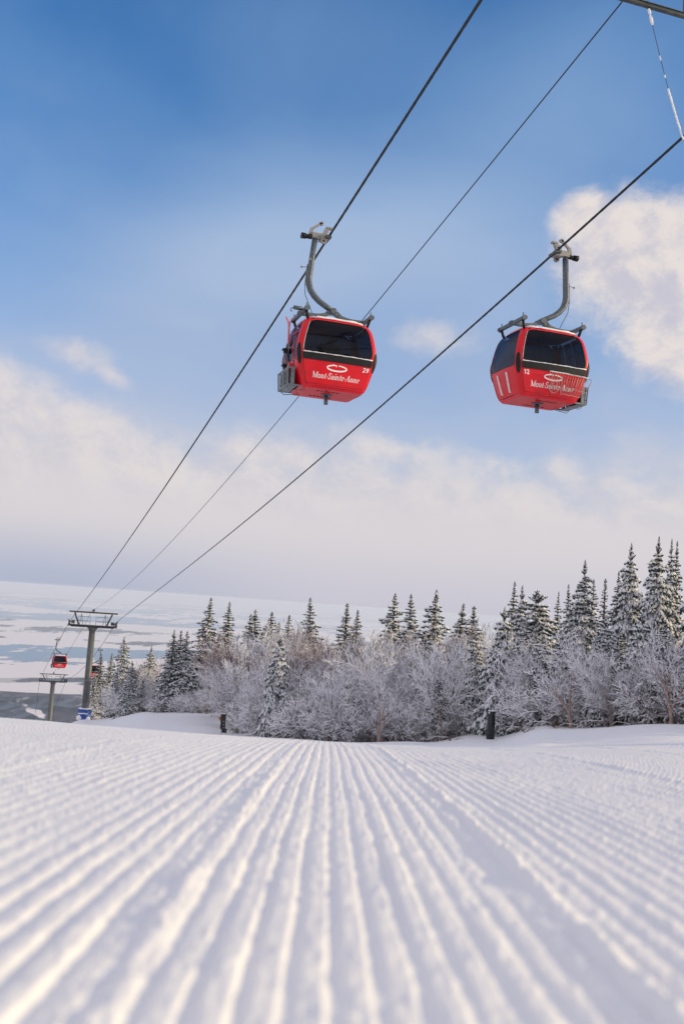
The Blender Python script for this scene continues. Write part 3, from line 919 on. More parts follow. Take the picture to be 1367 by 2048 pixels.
    for row in (-.34, .3):
        for k in range(6):
            b = MB(); b.box((-.32 + k * .1, row, -.063), (.065, .035, .012)); b.build('vent', M['black'], root)
    # ---- writing
    for side in (0, 2):
        b = MB(); write(b, side, 'Mont.Sainte.Anne', 0, .20, .155, .005, gap=.015, squeeze=.93)
        b.build('lettering', M['white'], root)
        b = MB()
        rx, rz = .255, .072
        pts = [(rx * cos(t), rz * sin(t)) for t in np.linspace(radians(100), radians(442), 40)]
        stroke(b, side, pts, [.026 + .012 * abs(sin(i / 39 * pi)) for i in range(40)], 0, .50, su_of(side), .005)
        stroke(b, side, [(-.20, .035), (-.1, .075), (-.02, .065), (-.01, .035)], [.02, .03, .03, .02], 0, .50, su_of(side), .0056)
        b.build('logo', M['white'], root)
    # ---- benches inside
    for sy in (-1, 1):
        b = MB(); b.box((0, sy * .42, .36), (1.45, .34, .06)); b.box((0, sy * .56, .58), (1.45, .05, .42))
        b.build('bench', M['seat'], root)
    b = MB(); b.tube([(0, 0, -.03), (0, 0, HC + .02)], .018, 8); b.build('grab_pole', M['grip'], root)
    # ---- roof snow
    b = MB(); b.smooth = True
    vs = []; n = 48
    for z, s_ in ((HC + .01, .975), (HC + .03, 1.0), (HC + .065, .95), (HC + .085, .6), (HC + .08, .02)):
        for k in range(n):
            t = 2 * pi * (k + .5) / n; e = .45; jj = random.uniform(-.012, .012) if s_ > .9 else random.uniform(-.01, .01)
            vs.append(((a * s_ + jj) * (abs(cos(t)) ** e) * (1 if cos(t) > 0 else -1), (bb * s_ + jj) * (abs(sin(t)) ** e) * (1 if sin(t) > 0 else -1), z + jj * .8))
    b.add(vs, [(j * n + k, j * n + (k + 1) % n, (j + 1) * n + (k + 1) % n, (j + 1) * n + k) for j in range(4) for k in range(n)])
    b.build('roof_snow', M['snow'], root)
    # ---- roof yoke: arched crossbeam, two long bars on rubber mounts, hub
    zr = HC + .17; zh = HC + .46
    b = MB()
    prevp = None
    xs = np.linspace(-.86, .86, 23)
    zc = lambda x: zr + .05 + (zh - zr - .09) * math.exp(-(abs(x) / .24) ** 1.25) + .05 * (abs(x) / .86) ** 2
    for x0, x1 in zip(xs[:-1], xs[1:]):
        b.bar((x0, 0, zc(x0)), (x1, 0, zc(x1)), .16 if abs(x0 + x1) > .3 else .13, .075)
    for sx in (-1, 1):
        b.bar((sx * .10, .055, zh - .02), (sx * .34, .07, zr + .01), .02, .05); b.bar((sx * .10, -.055, zh - .02), (sx * .34, -.07, zr + .01), .02, .05)
    b.tube([(0, -.13, zh - .02), (0, .13, zh - .02)], .075, 12)
    yoke = b.build('yoke', M['steel'], root)
    for sx in (-1, 1):
        b = MB(); x = sx * .80
        b.bar((x, -.60, zr + .06), (x, .60, zr + .06), .085, .085)
        for sy in (-1, 1):
            b.tube([(x - .10 * sx * 0, sy * .60, zr + .06), (x, sy * .66, zr + .06)], .07, 10)
            b.tube([(x, sy * .56, zr + .02), (x, sy * .56, zr + .22)], .014, 6)
        b.build('yoke_bar', M['steel'], root)
        for sy in (-1, 1):
            b = MB(); b.tube([(x * .93, sy * .52, HC - .02), (x, sy * .56, zr + .03)], .035, 8); b.build('rubber_mount', M['black'], root)
    b = MB(); b.tube([(-.86, -.35, zr + .10), (-1.06, -.35, zr + .10)], .055, 10)
    b.tube([(-1.06, -.35, zr + .10), (-1.12, -.35, zr + .06), (-1.13, -.35, zr + .0), (-1.09, -.35, zr - .02)], .012, 5)
    b.build('door_opener', M['steel'], root)
    # ---- hanger arm, bowed outwards
    zt = zh + 1.99
    path = [(0, 0, zh), (-.16, 0, zh + .09), (-.34, 0, zh + .20), (-.48, 0, zh + .33), (-.58, 0, zh + .47), (-.635, 0, zh + .63),
            (-.65, 0, zh + .80), (-.635, 0, zh + 1.0), (-.61, 0, zh + 1.4), (-.575, 0, zt - .08)]
    b = MB()
    b.tube(path, [.085, .09, .092, .095, .095, .095, .095, .093, .09, .085], 12, flat=.8)
    arm = b.build('hanger_arm', M['steel'], root)
    b = MB(); b.tube([(-.73, .02, zh + .62), (-.72, .02, zh + 1.05), (-.70, .02, zh + 1.2)], .014, 6); b.tube([(-.72, .02, zh + 1.12), (-.84, .02, zh + 1.1)], .01, 5)
    b.ball((-.85, .02, zh + 1.1), .03, 8, 5); b.tube([(-.74, 0, zh + .66), (-.55, 0, zh + .66)], .02, 6); b.ball((-.67, -.06, zh + 1.32), .035, 8, 5)
    b.build('door_rod', M['grip'], root)
    b = MB(); b.tube([(-.73, .02, zh + .62), (-.72, 0, zh + .35), (-.62, 0, zh + .12), (-.48, 0, zr + .08)], .008, 5); b.build('cable_loop', M['black'], root)
    # ---- grip on the rope (rope passes x = 0, z = ZROPE)
    zg = zt; XR = -.25
    xg = lambda x: XR + x * .78 if x > -.45 else x - .04
    g = MB()
    g.box((-.46, 0, zg + .03), (.40, .14, .15)); g.box((-.36, 0, zg - .02), (.2, .24, .12))
    g.bar((-.70, 0, zg + .05), (-.66, 0, zg + .24), .07, .08); g.bar((-.66, 0, zg + .22), (-.46, 0, zg + .40), .06, .06)
    g.bar((-.36, 0, zg + .06), (-.28, 0, zg + .29), .09, .10); g.box((-.24, 0, zg + .31), (.14, .11, .05))
    grip = g.build('grip', M['grip'], root)
    g = MB(); g.box((XR - .03, 0, zg + .0), (.13, .42, .07)); g.bar((XR - .1, 0, zg - .02), (XR + .01, 0, zg + .05), .34, .05)
    g.build('grip_jaw', M['frame'], root)
    g = MB(); g.tube([(-.66, 0, zg - .02), (-.80, 0, zg - .02)], [.06, .06], 12); g.tube([(-.80, 0, zg - .02), (-.92, 0, zg - .02)], [.075, .085], 12); g.build('guide_roller', M['black'], root)
    for p, r_ in (((-.44, 0, zg + .41), .055), ((-.30, .12, zg + .12), .08), ((-.38, -.10, zg - .12), .07)):
        g = MB(); g.tube([(p[0], p[1] - .03, p[2]), (p[0], p[1] + .03, p[2])], r_, 14); w = g.build('grip_wheel', M['grip'], root)
        g = MB(); g.tube([(p[0], p[1] - .036, p[2]), (p[0], p[1] + .036, p[2])], r_ * .45, 8); g.build('wheel_hub', M['black'], w)
    # ---- ski basket on the door side
    if skis_basket:
        bk = MB()
        x0, x1, z0, z1 = -.92, -1.09, -.02, .44
        yc, hw = .0, .45
        for yy in (-hw, 0.0, hw):
            bk.bar((x1, yc + yy, z0), (x1 - .03, yc + yy, z1), .045, .015, (1, 0, 0))
        for zz, w_ in ((z1, .03), (z0, .035), (z0 + .12, .014)):
            bk.bar((x1 - .03 * (zz - z0), yc - hw, zz), (x1 - .03 * (zz - z0), yc + hw, zz), w_, w_)
        for sy in (-1, 1):
            bk.bar((x1 - .03, yc + sy * hw, z1), (x0 + .06, yc + sy * hw, z1), .03, .04); bk.bar((x1, yc + sy * hw, z0), (x0 + .14, yc + sy * hw, z0), .03, .04)
            bk.box(((x0 + x1) / 2 + .02, yc + sy * hw, .20), (.09, .02, .44))
        bk.box(((x0 + x1) / 2 + .03, yc, z0 - .02), (.2, 2 * hw, .02))
        for yy in (-.3, .3):
            bk.tube([(x1, yc + yy, z0 - .02), (x1 + .1, yc + yy, z0 - .12), (x0 + .3, yc + yy, z0 - .06)], .012, 5)
        bo = bk.build('ski_basket', M['basket'], root)
        ln = MB(); ln.box((x1 + .035, yc, .20), (.012, 2 * hw - .04, .44)); ln.build('liner', M['black'], bo)
        for k in range(8):
            yy = yc - hw + .09 + k * (2 * hw - .18) / 7
            s_ = MB(); s_.bar((x1 - .005, yy, z0 + .02), (x1 - .03, yy, z1 - .02), .035, .006, (1, 0, 0)); s_.build('slat', M['basket'], bo)
    return root, zg

cab29, ZG = make_cabin('gondola_cabin', 'red gondola cabin numbered 29 with a pair of skis in its basket')
ZROPE = ZG + .01
SC = (1.05, 1.05, .93)
def add_number(root, text, side, u):
    b = MB(); write(b, side, text, u, .50, .12, .006, slant=.0, gap=.04)
    return b.build('number', M['white'], root)
others = [copy_tree(cab29) for _ in range(3)]
def place_cabin(root, grip, rz):
    root.rotation_euler = (0, 0, rz); root.scale = SC
    off = Matrix.Rotation(rz, 3, 'Z') @ Vector((-.25 * SC[0], 0, ZROPE * SC[2]))
    root.location = Vector(grip) - off
place_cabin(cab29, G29, -LINE_AZ)
cab12, cab3, cab4 = others
place_cabin(cab12, ropeR(.28), -LINE_AZ + pi)
place_cabin(cab3, lowL[min(range(len(lowL)), key=lambda i: (lowL[i] - C3).length)], -LINE_AZ)
place_cabin(cab4, lowR[min(range(len(lowR)), key=lambda i: (lowR[i] - C4).length)], -LINE_AZ + pi)
add_number(cab29, '29', 0, .88)
add_number(cab12, '12', 2, -.86)
cab12['label'] = 'red gondola cabin numbered 12 with a bent wire rack on its front'
cab3['label'] = 'small distant red gondola cabin left of the tall tower'
cab4['label'] = 'small distant red gondola cabin half hidden behind the tower pole'

def wire_rack(root):
    """bent wire cargo rack hooked on the far end face (side 2 is the end the camera sees)"""
    b = MB(); su = su_of(2)
    def P(u, z, off=.10): return face_pt(2, u, z, off)
    us = np.linspace(-.22, 1.08, 16)
    top = [P(u, .61 - .03 * max(u - .3, 0), .12) for u in us]
    b.tube(top, .011, 5)
    bot = []
    for u in us:
        z = .08 if u > .22 else (.22 - .14 * sin((u + .22) / .44 * pi))
        bot.append(P(u, z + random.uniform(-.015, .015), .09))
    b.tube(bot, .008, 5); b.tube([p + (q - p) * .3 for p, q in zip(bot, top)][5:], .006, 4)
    for i, (p, q) in enumerate(zip(bot, top)):
        k = random.uniform(-.02, .02)
        b.tube([q, (p + q) / 2 + Vector((k, 0, 0)), p], .0055, 4)
        if i % 2 and i < 15:
            b.tube([q, bot[min(i + 1, 15)]], .0045, 4)
    b.tube([top[-1], P(1.25, .55, .1), P(1.2, .1, .05)], .012, 5)
    for u in (.0, .5, .95): b.tube([P(u, .61, .12), P(u, .66, .02)], .008, 4)
    b.build('wire_rack', M['wire'], root)
    b = MB()
    pts = [P(u, .622 - .03 * max(u - .3, 0) + random.uniform(0, .008), .12) for u in us]
    b.tube(pts, [random.uniform(.004, .013) for _ in pts], 5); b.build('rack_snow', M['snow'], root)
wire_rack(cab12)

# skis: stand in the basket, a thing of their own
def make_skis():
    root = empty('skis', label='pair of red and black skis standing in the basket of the cabin numbered 29', cat='skis')
    rot = Matrix.Rotation(-LINE_AZ, 4, 'Z')
    root.location = cab29.location + rot @ Vector((-1.04, .02, .0)); root.rotation_euler = (radians(3), radians(-3), -LINE_AZ)
    for sx, tilt in ((-1, .03), (1, -.03)):
        b = MB()
        pts = []
        zs = np.linspace(0, 1.78, 14)
        vs = []; fs = []
        for z in zs:
            w = .045 + .012 * (abs(z - .85) / .85) ** 2
            if z > 1.7: w *= .6
            curl = -.0 + (max(z - 1.55, 0) ** 2) * 1.6
            x = sx * (.018 + curl) + tilt * (z - .9) * .6
            for dx in (-.006, .006):
                for dy in (-w, w): vs.append((x + dx, dy, z))
        for i in range(13):
            a, c = i * 4, i * 4 + 4
            fs += [(a, a + 1, c + 1, c), (a + 2, c + 2, c + 3, a + 3), (a, c, c + 2, a + 2), (a + 1, a + 3, c + 3, c + 1)]
        b.add(vs, fs)
        for i in range(len(b.m)): b.m[i] = 1 if 3 < i // 4 < 8 else 0
        s_ = b.build('ski', [M['ski_red'], M['black'] if sx < 0 else M['ski_pale']], root)
        for z in (.52, .92):
            b = MB(); b.box((sx * .07, 0, z), (.08, .10, .12)); b.box((sx * .11, .02, z + .03), (.06, .13, .05))
            b.build('binding', M['black'], s_)
make_skis()

# passenger: dark figure in the cabin
def make_person():
    J = {'pelvis': (0, 0, .48), 'waist': (0, -.02, .66), 'chest': (0, -.03, .86), 'neck': (0, -.02, 1.02), 'head': (0, .0, 1.14), 'crown': (0, .0, 1.25),
         'shL': (-.19, -.03, .96), 'elL': (-.26, .05, .72), 'haL': (-.14, .26, .62), 'shR': (.19, -.03, .96), 'elR': (.26, .05, .72), 'haR': (.14, .26, .62),
         'hipL': (-.10, .04, .47), 'knL': (-.13, .40, .50), 'anL': (-.13, .42, .10), 'toL': (-.13, .58, .05),
         'hipR': (.10, .04, .47), 'knR': (.13, .40, .50), 'anR': (.13, .42, .10), 'toR': (.13, .58, .05)}
    Rr = {'pelvis': .17, 'waist': .16, 'chest': .19, 'neck': .08, 'head': .125, 'crown': .10, 'shL': .10, 'elL': .075, 'haL': .05, 'shR': .10, 'elR': .075, 'haR': .05,
          'hipL': .11, 'knL': .085, 'anL': .07, 'toL': .06, 'hipR': .11, 'knR': .085, 'anR': .07, 'toR': .06}
    E_ = [('pelvis', 'waist'), ('waist', 'chest'), ('chest', 'neck'), ('neck', 'head'), ('head', 'crown'), ('chest', 'shL'), ('shL', 'elL'), ('elL', 'haL'),
          ('chest', 'shR'), ('shR', 'elR'), ('elR', 'haR'), ('pelvis', 'hipL'), ('hipL', 'knL'), ('knL', 'anL'), ('anL', 'toL'), ('pelvis', 'hipR'), ('hipR', 'knR'), ('knR', 'anR'), ('anR', 'toR')]
    ks = list(J); me = bpy.data.meshes.new('person')
    me.from_pydata([J[k] for k in ks], [(ks.index(a), ks.index(c)) for a, c in E_], [])
    o = bpy.data.objects.new('person', me); link(o)
    md = o.modifiers.new('skin', 'SKIN'); sm = o.modifiers.new('sub', 'SUBSURF'); sm.levels = 1; sm.render_levels = 1
    for i, k in enumerate(ks):
        me.skin_vertices[0].data[i].radius = (Rr[k], Rr[k] * .85)
    me.skin_vertices[0].data[0].use_root = True
    me.materials.append(M['cloth'])
    rot = Matrix.Rotation(-LINE_AZ, 4, 'Z')
    o.location = cab29.location + rot @ Vector((-.10, -.36, .10)); o.rotation_euler = (0, 0, -LINE_AZ)
    tag(o, 'person in dark jacket and hood seated with back to the window of cabin 29', 'person')
make_person()

# ------------------------------------------------------------------ lift towers
def tube_frame(b, pts, r): b.tube(pts, r, 6)
def make_tower(name, label, C, base_z, top_z, ax, gauge, pole_r, near=False):
    """C = point between the ropes; ax = unit vector across the line, al = along it"""
    al = Vector((-ax.y, ax.x, 0))
    root = empty(name, (C.x, C.y, base_z), label=label, cat='lift tower', group='lift towers down the line')
    O = Vector((C.x, C.y, base_z))
    W = lambda x, y, z: ax * x + al * y + Vector((0, 0, z - 0))       # z above the base
    hr = C.z - base_z                                                # rope height
    ht = top_z - base_z
    za = hr - .55                                                    # crossarm
    b = MB(); b.tube([(0, 0, -3), (0, 0, za - .25)], [pole_r * 1.18, pole_r * .95], 20)
    pole = b.build('pole', M['pole'], root)
    b = MB(); b.tube([(0, 0, (za) * .42), (0, 0, (za) * .42 + .09)], pole_r * 1.16, 20); b.build('flange', M['grip'], pole)
    b = MB()
    lx = -pole_r * .2; ly = -pole_r * 1.12
    for s_ in (-.17, .17): b.tube([W(lx + s_, ly - .08, 2.2), W(lx + s_, ly - .08, za)], .018, 5)
    for k in range(int((za - 2.2) / .3)): b.tube([W(lx - .17, ly - .08, 2.3 + k * .3), W(lx + .17, ly - .08, 2.3 + k * .3)], .012, 4)
    b.build('ladder', M['frame'], root)
    g = gauge / 2
    b = MB(); b.bar(W(-g * .93, 0, za), W(g * .93, 0, za), .34, .32); b.bar(W(-.55, 0, za - .2), W(.55, 0, za - .2), .55, .14)
    b.bar(W(-pole_r * 1.5, 0, za - .16), W(-pole_r * .9, 0, za - .55), .3, .08); b.bar(W(pole_r * 1.5, 0, za - .16), W(pole_r * .9, 0, za - .55), .3, .08)
    b.build('crossarm', M['frame'], root)
    for sx in (-1, 1):
        b = MB(); b.bar(W(sx * g * .60, 0, za + .16), W(sx * g * .80, 0, ht - .12), .2, .2); b.build('inclined_leg', M['frame'], root)
    b = MB(); b.bar(W(-g * 1.03, 0, ht), W(g * 1.03, 0, ht), .2, .2); tb = b.build('top_beam', M['frame'], root)
    b = MB(); b.bar(W(-g * 1.0, 0, ht + .13), W(g * 1.0, 0, ht + .125), .16, .05); b.build('beam_snow', M['snow'], tb)
    b = MB(); b.tube([W(-.03, -.2, ht + .28), W(-.03, .2, ht + .28)], .16, 12); b.bar(W(-.03, 0, ht + .1), W(-.03, 0, ht + .3), .08, .14); b.build('cable_saddle', M['frame'], root)
    for sx in (-1, 1):
        # catwalk rails
        b = MB(); x0, x1 = sx * .35, sx * g * .62
        for yy in (-.45, .45):
            b.tube([W(x0, yy, za + .1), W(x0, yy, za + 1.15), W(x1, yy, za + 1.2), W(x1, yy, za + .1)], .022, 6)
            b.tube([W(x0, yy, za + .62), W(x1, yy, za + .65)], .018, 5)
        b.build('guard_rail', M['steel'], root)
        b = MB(); b.box(W(sx * g * .35, -.45, za + .1), (.001, .001, .001)); b.bar(W(sx * .3, -.42, za + .14), W(sx * g * .75, -.42, za + .14), .4, .03); b.build('catwalk', M['steel'], root)
        b = MB(); b.tube([W(sx * g * .56, -.3, za + .2), W(sx * g * .5, -.1, ht - .2)], .035, 5); b.tube([W(sx * g * .42, -.3, za + .2), W(sx * g * .5, -.1, ht - .2)], .03, 5); b.build('brace', M['steel'], root)
        # sheave train under the rope
        b = MB(); zx = hr - .36
        b.bar(W(sx * g, -1.9, zx - .12), W(sx * g, 1.9, zx - .12), .12, .22); b.bar(W(sx * g * .93, 0, za), W(sx * g, 0, zx), .25, .25)
        b.bar(W(sx * g * .82, -.5, zx + .1), W(sx * g * 1.05, -.9, zx + .5), .12, .14)
        b.box(W(sx * g * .84, .1, zx + .25), (.35, .4, .4))
        sh = b.build('sheave_train', M['frame'], root)
        for k in range(6):
            yy = -1.6 + k * .64
            w = MB(); w.tube([W(sx * g - .07, yy, hr - .27), W(sx * g + .07, yy, hr - .27)], .24, 14); w.build('sheave', M['black'], sh)
    return root
GA = (T1R - T1L); GA.z = 0; ax1 = GA.normalized()
base1 = gz(T1C.x, T1C.y)
make_tower('lift_tower', 'tall grey lift tower with blue padded foot at the left of the treeline', T1C, base1, T1TOP.z - .25, ax1, 5.8, .40)
def tower_pad():
    root = empty('tower_pad', (T1C.x, T1C.y, base1), label='blue crash pad wrapped round the foot of the tall tower, caked with snow', cat='crash pad')
    b = MB(); b.smooth = True
    b.tube([(0, 0, -.6), (0, 0, 1.45)], [.82, .86], 24); b.build('padding', M['blue'], root)
    b = MB(); b.ball((0, 0, 1.46), .88, 20, 8, (1, 1, .14), .05)
    b.ball((-.45, -.72, .35), .34, 10, 6, (1.2, .5, 1), .2); b.ball((.62, -.62, .25), .3, 10, 6, (1, .6, 1.1), .2)
    for k in range(9): b.ball((-.5 + k * .12, -.86, .95 + random.uniform(-.05, .03)), .08, 7, 5, (1.4, .4, .9), .3)
    b.build('pad_snow', M['snow'], root)
tower_pad()
base2 = gz(T2C.x, T2C.y)
GB = (T2R - T2L); GB.z = 0
make_tower('lift_tower', 'farther lift tower standing lower down the hill behind the crest', T2C, base2, T2TOP.z - .25, GB.normalized(), 5.8, .5)

# the near tower: only its front gantry reaches into the picture
def near_tower():
    al, ax = tdir, ndir
    def W(s_, x, z):   # s_ metres along the line from NEAR_C, x across
        return NEAR_C + al * s_ + ax * x + Vector((0, 0, z))
    ctr = W(-8.5, 0, 0); zb = gz(ctr.x, ctr.y)
    root = empty('lift_tower', (ctr.x, ctr.y, zb), label='near lift tower whose steel beam juts into the top right corner', cat='lift tower', group='lift towers down the line')
    inv = lambda p: p - Vector((ctr.x, ctr.y, zb))
    b = MB(); b.tube([(0, 0, -.5), (0, 0, 10.2 - zb)], [.55, .45], 20); b.build('pole', M['pole'], root)
    P = lambda s_, x, z: inv(W(s_, x, z))
    b = MB(); b.bar(P(0, -2.6, .075), P(0, 3.4, .075), .05, .06)
    b.bar(P(0, -2.6, .040), P(0, 3.4, .040), .09, .012); b.bar(P(0, -2.6, .110), P(0, 3.4, .110), .09, .012)
    b.build('front_beam', M['frame'], root)
    b = MB(); b.bar(P(.0, 1.39, .1), P(.0, 1.39, 1.9), .085, .085, (0, 1, 0)); b.build('upright', M['frame'], root)
    b = MB(); b.bar(P(.0, 1.39, 1.9), P(-8.5, 0, 1.2), .14, .14); b.bar(P(0, 3.3, .06), P(-8.5, 1.2, .06), .14, .16); b.bar(P(-8.5, 1.3, .06), P(-8.5, -1.3, .06), .2, .2); b.bar(P(-8.5, 0, -2.5), P(-8.5, 0, 1.3), .25, .25, (0, 1, 0))
    b.build('gantry', M['frame'], root)
    b = MB(); b.bar(P(-8.5, -2.9, -1.9), P(-8.5, 2.9, -1.9), .35, .3); b.build('crossarm', M['frame'], root)
    for sx in (-1, 1):
        b = MB(); b.bar(P(-10.5, sx * 2.9, -1.75), P(-6.5, sx * 2.9, -1.55), .12, .2); sh = b.build('sheave_train', M['frame'], root)
        for k in range(6):
            w = MB(); p = P(-10.3 + k * .7, sx * 2.9, -1.5); w.tube([p - ax * .07, p + ax * .07], .24, 14); w.build('sheave', M['black'], sh)
    return W
W_near = near_tower()
def iced_line():
    bd = px_dir(1296, 16); n = tdir
    a = bd * (NEAR_C.dot(n) / bd.dot(n))
    e = px_dir(1366, 282); z = e * ((G12 + ndir * .05).dot(ndir) / e.dot(ndir))
    pts = [a + (z - a) * t - Vector((0, 0, .12 * 4 * t * (1 - t))) for t in np.linspace(0, 1, 40)]
    up = px_dir(1290, -60) * a.length
    b = MB(); b.tube([up] + pts, .006, 5); o = b.build('safety_line', M['rope'])
    tag(o, 'thin safety line crusted with snow hanging from the near steel beam', 'cord')
    b = MB()
    f = lambda t: pts[int(t * 39)] if t < 1 else pts[-1]
    seg = [a + (z - a) * t - Vector((0, 0, .12 * 4 * t * (1 - t))) for t in np.linspace(.53, .99, 70)]
    rs = [.015 + .007 * random.random() for _ in seg]; rs[0] = rs[-1] = .006
    seg = [p + Vector((random.uniform(-.006, .006), 0, random.uniform(-.006, .006))) for p in seg]
    b.tube(seg, rs, 8)
    for t, l, r_ in ((.02, .05, .03), (.07, .09, .032), (.31, .05, .018), (.44, .035, .014)):
        c = a + (z - a) * t - Vector((0, 0, .12 * 4 * t * (1 - t)))
        d = (z - a).normalized()
        for q in np.linspace(-1, 1, 5): b.ball(c + d * (q * l), r_ * (1 - .3 * q * q), 8, 5, (1, 1, 1), .18)
    ob = b.build('snow_crust', M['snow'], o)
iced_line()

# ------------------------------------------------------------------ padded posts at the edge of the run
def on_ground(px, D):
    a = math.atan((px - 683.5) / FPX)   # approximate bearing, refined on the pixel column
    x, y = D * sin(a), D * cos(a)
    return Vector((x, y, gz(x, y)))
def ground_at_pixel(px, py_guess, D):
    d = px_dir(px, py_guess); s_ = D / sqrt(d.x ** 2 + d.y ** 2)
    x, y = d.x * s_, d.y * s_
    return Vector((x, y, gz(x, y)))
def posts():
    p = ground_at_pixel(980, 1465, 53.5)
    root = empty('padded_post', p, label='round black padded post standing in the snow before the right-hand trees', cat='post')
    b = MB(); b.tube([(0, 0, -.4), (0, 0, 1.44)], [.215, .205], 24); b.build('padding', M['pad'], root)
    b = MB(); b.ball((0, 0, 1.44), .20, 14, 6, (1, 1, .22), .06); b.ball((-.14, -.15, 1.36), .05, 6, 4, (1, .5, 1.3), .2); b.build('snow_cap', M['snow'], root)
    b = MB(); b.tube([(-.16, .12, 1.2), (-.16, .12, 1.6)], .02, 6); b.build('stake', M['frame'], root)
    p = ground_at_pixel(445, 1458, 72)
    root = empty('padded_sign', p, label='slim black padded sign post with an orange diamond panel behind it', cat='sign')
    b = MB(); b.box((0, 0, .93), (.34, .22, 1.05)); b.build('padding', M['pad'], root)
    b = MB()
    for z in (.5, .72, .95): b.box((.06, -.113, z), (.05, .01, .03))
    b.build('snow_patch', M['snow'], root)
    b = MB(); R = Matrix.Rotation(radians(45), 3, 'Y'); b.box((-.16, .15, 1.10), (.30, .03, .30), R); b.build('sign_panel', M['orange'], root)
    b = MB(); b.tube([(-.1, .05, -.4), (-.1, .05, .45)], .03, 8); b.build('stake', M['rail'], root)
    b = MB(); b.box((.13, -.03, .30), (.34, .25, .28)); b.build('foot_block', M['pad'], root)
    b = MB(); b.box((0, 0, 1.465), (.32, .2, .025)); b.build('snow_cap', M['snow'], root)
posts()

# ------------------------------------------------------------------ trees
def conifer_mesh(seed, h=10.0, R=2.0, power=0.85, snow=0.7, droop=0.5, dens=1.0, base=0.06, cap=1.0):
    """returns meshes for trunk and crown; crown = needle sprays under pillows of snow"""
    rd = random.Random(seed)
    V = []; F = []; MI = []
    def tri(a, b_, c, m):
        o = len(V); V.extend((a, b_, c)); F.append((o, o + 1, o + 2)); MI.append(m)
    def pillow(c, d, side, up, l, w, t):
        # flattened eight-sided pillow
        o = len(V)
        j = lambda: rd.uniform(.8, 1.2)
        V.extend((c - d * l * j(), c + side * w * j() - up * t * .3, c + d * l * j(), c - side * w * j() - up * t * .3, c + up * t * j(), c - up * t * .45))
        for q in ((0, 1, 4), (1, 2, 4), (2, 3, 4), (3, 0, 4), (1, 0, 5), (2, 1, 5), (3, 2, 5), (0, 3, 5)):
            F.append(tuple(o + k for k in q)); MI.append(1)
    UP = Vector((0, 0, 1))
    z = h * base; lev = 0
    bend = (rd.uniform(-.2, .2), rd.uniform(-.2, .2))
    while z < h * .985:
        f = z / h
        Lm = R * min(1, (1 - f) / .14 + .08) * ((1 - f) ** power) * (1 + .10 * sin(lev * 2.1 + seed)) + .10
        nb = max(4, int(round((4 + 4.5 * min(1, Lm / 1.3)) * dens)))
        ph = rd.uniform(0, 6.28)
        for k in range(nb):
            if rd.random() < .07: continue
            a = ph + 2 * pi * k / nb + rd.uniform(-.25, .25)
            L = Lm * (rd.uniform(.55, 1.05) if rd.random() < .75 else rd.uniform(1.0, 1.3))
            pit = .35 * f - droop * (1 - f) * rd.uniform(.6, 1.2) - .1
            if f > .9: pit = .75
            ns = 3 if L > .5 else 2
            if L > 1.2: ns = 5
            p = Vector((bend[0] * f * f, bend[1] * f * f, z + rd.uniform(-.22, .22) * (1 - f * .7)))
            d = Vector((cos(a) * cos(pit), sin(a) * cos(pit), sin(pit)))
            side = d.cross(UP).normalized()
            loaded = rd.random() < snow
            for s_ in range(ns):
                t0 = s_ / ns
                step = L / ns
                q = p + d * step
                wid = (.30 * L * (1 - t0 * .75) + .06) * .62
                # needle sprays left, right and hanging
                for sg in (-1, 1):
                    tip = p + d * step * .9 + side * sg * wid * rd.uniform(.8, 1.25) - UP * (.10 + .14 * rd.random()) * (L * .5 + .25)
                    tri(p - UP * .02, q + UP * .0, tip, 0)
                    tip2 = p + d * step * .35 + side * sg * wid * rd.uniform(.5, .9) - UP * (.14 + .20 * rd.random()) * (L * .4 + .3)
                    tri(p, p + d * step * .6, tip2, 0)
                tri(p, q + d * step * .2, (p + q) / 2 - UP * rd.uniform(.12, .28) * (L * .4 + .35), 0)
                if loaded or rd.random() < .5:
                    lw = wid * min(1.0, .45 + L * .7)
                    m_ = 1 if lw < .10 else (3 if lw < .28 else 5)
                    for c_ in range(m_):
                        if rd.random() < .06: continue
                        o_ = 0 if m_ == 1 else (c_ / (m_ - 1) * 2 - 1) * lw * rd.uniform(.75, 1.15)
                        z_ = rd.uniform(.35, 1.25)
                        dd_ = (d + side * (o_ / max(wid, .05)) * .7 + Vector((rd.uniform(-.3, .3), rd.uniform(-.3, .3), 0))).normalized()
                        sd_ = dd_.cross(UP).normalized()
                        pillow((p + q) / 2 + d * step * rd.uniform(-.35, .35) + side * o_ + UP * (.05 - abs(o_) * rd.uniform(.3, .7)), dd_, sd_, UP,
                               step * .50 * z_ + .03, (lw * (.85 if m_ == 1 else .40) + .03) * z_, (.045 + .04 * rd.random() + .025 * L) * cap * min(1.0, .4 + L * .6) * z_)
                p = q
                d = (d + UP * (.10 if t0 > .4 else -.12) + side * rd.uniform(-.12, .12)).normalized()
        z += (.16 + .20 * min(1, Lm / 1.5)) / (dens ** .5); lev += 1
    # leader
    top = Vector((bend[0], bend[1], h * .97))
    for k in range(4):
        a = k * pi / 2
        tri(top, top + Vector((cos(a) * .09, sin(a) * .09, .12)), top + Vector((0, 0, h * .03 + .1)), 0)
    pillow(top + Vector((0, 0, .1)), UP, Vector((1, 0, 0)), Vector((0, 1, 0)), .18, .05, .05)
    V_ = np.array([tuple(v) for v in V], dtype=np.float32); F_ = np.array(F, dtype=np.int32)
    o = np_mesh('crown', V_, F_, [M['needle'], M['snow']], smooth=False, do_link=False)
    o.data.polygons.foreach_set('material_index', np.array(MI, dtype=np.int32))
    o.data.polygons.foreach_set('use_smooth', np.array(MI) == 1)
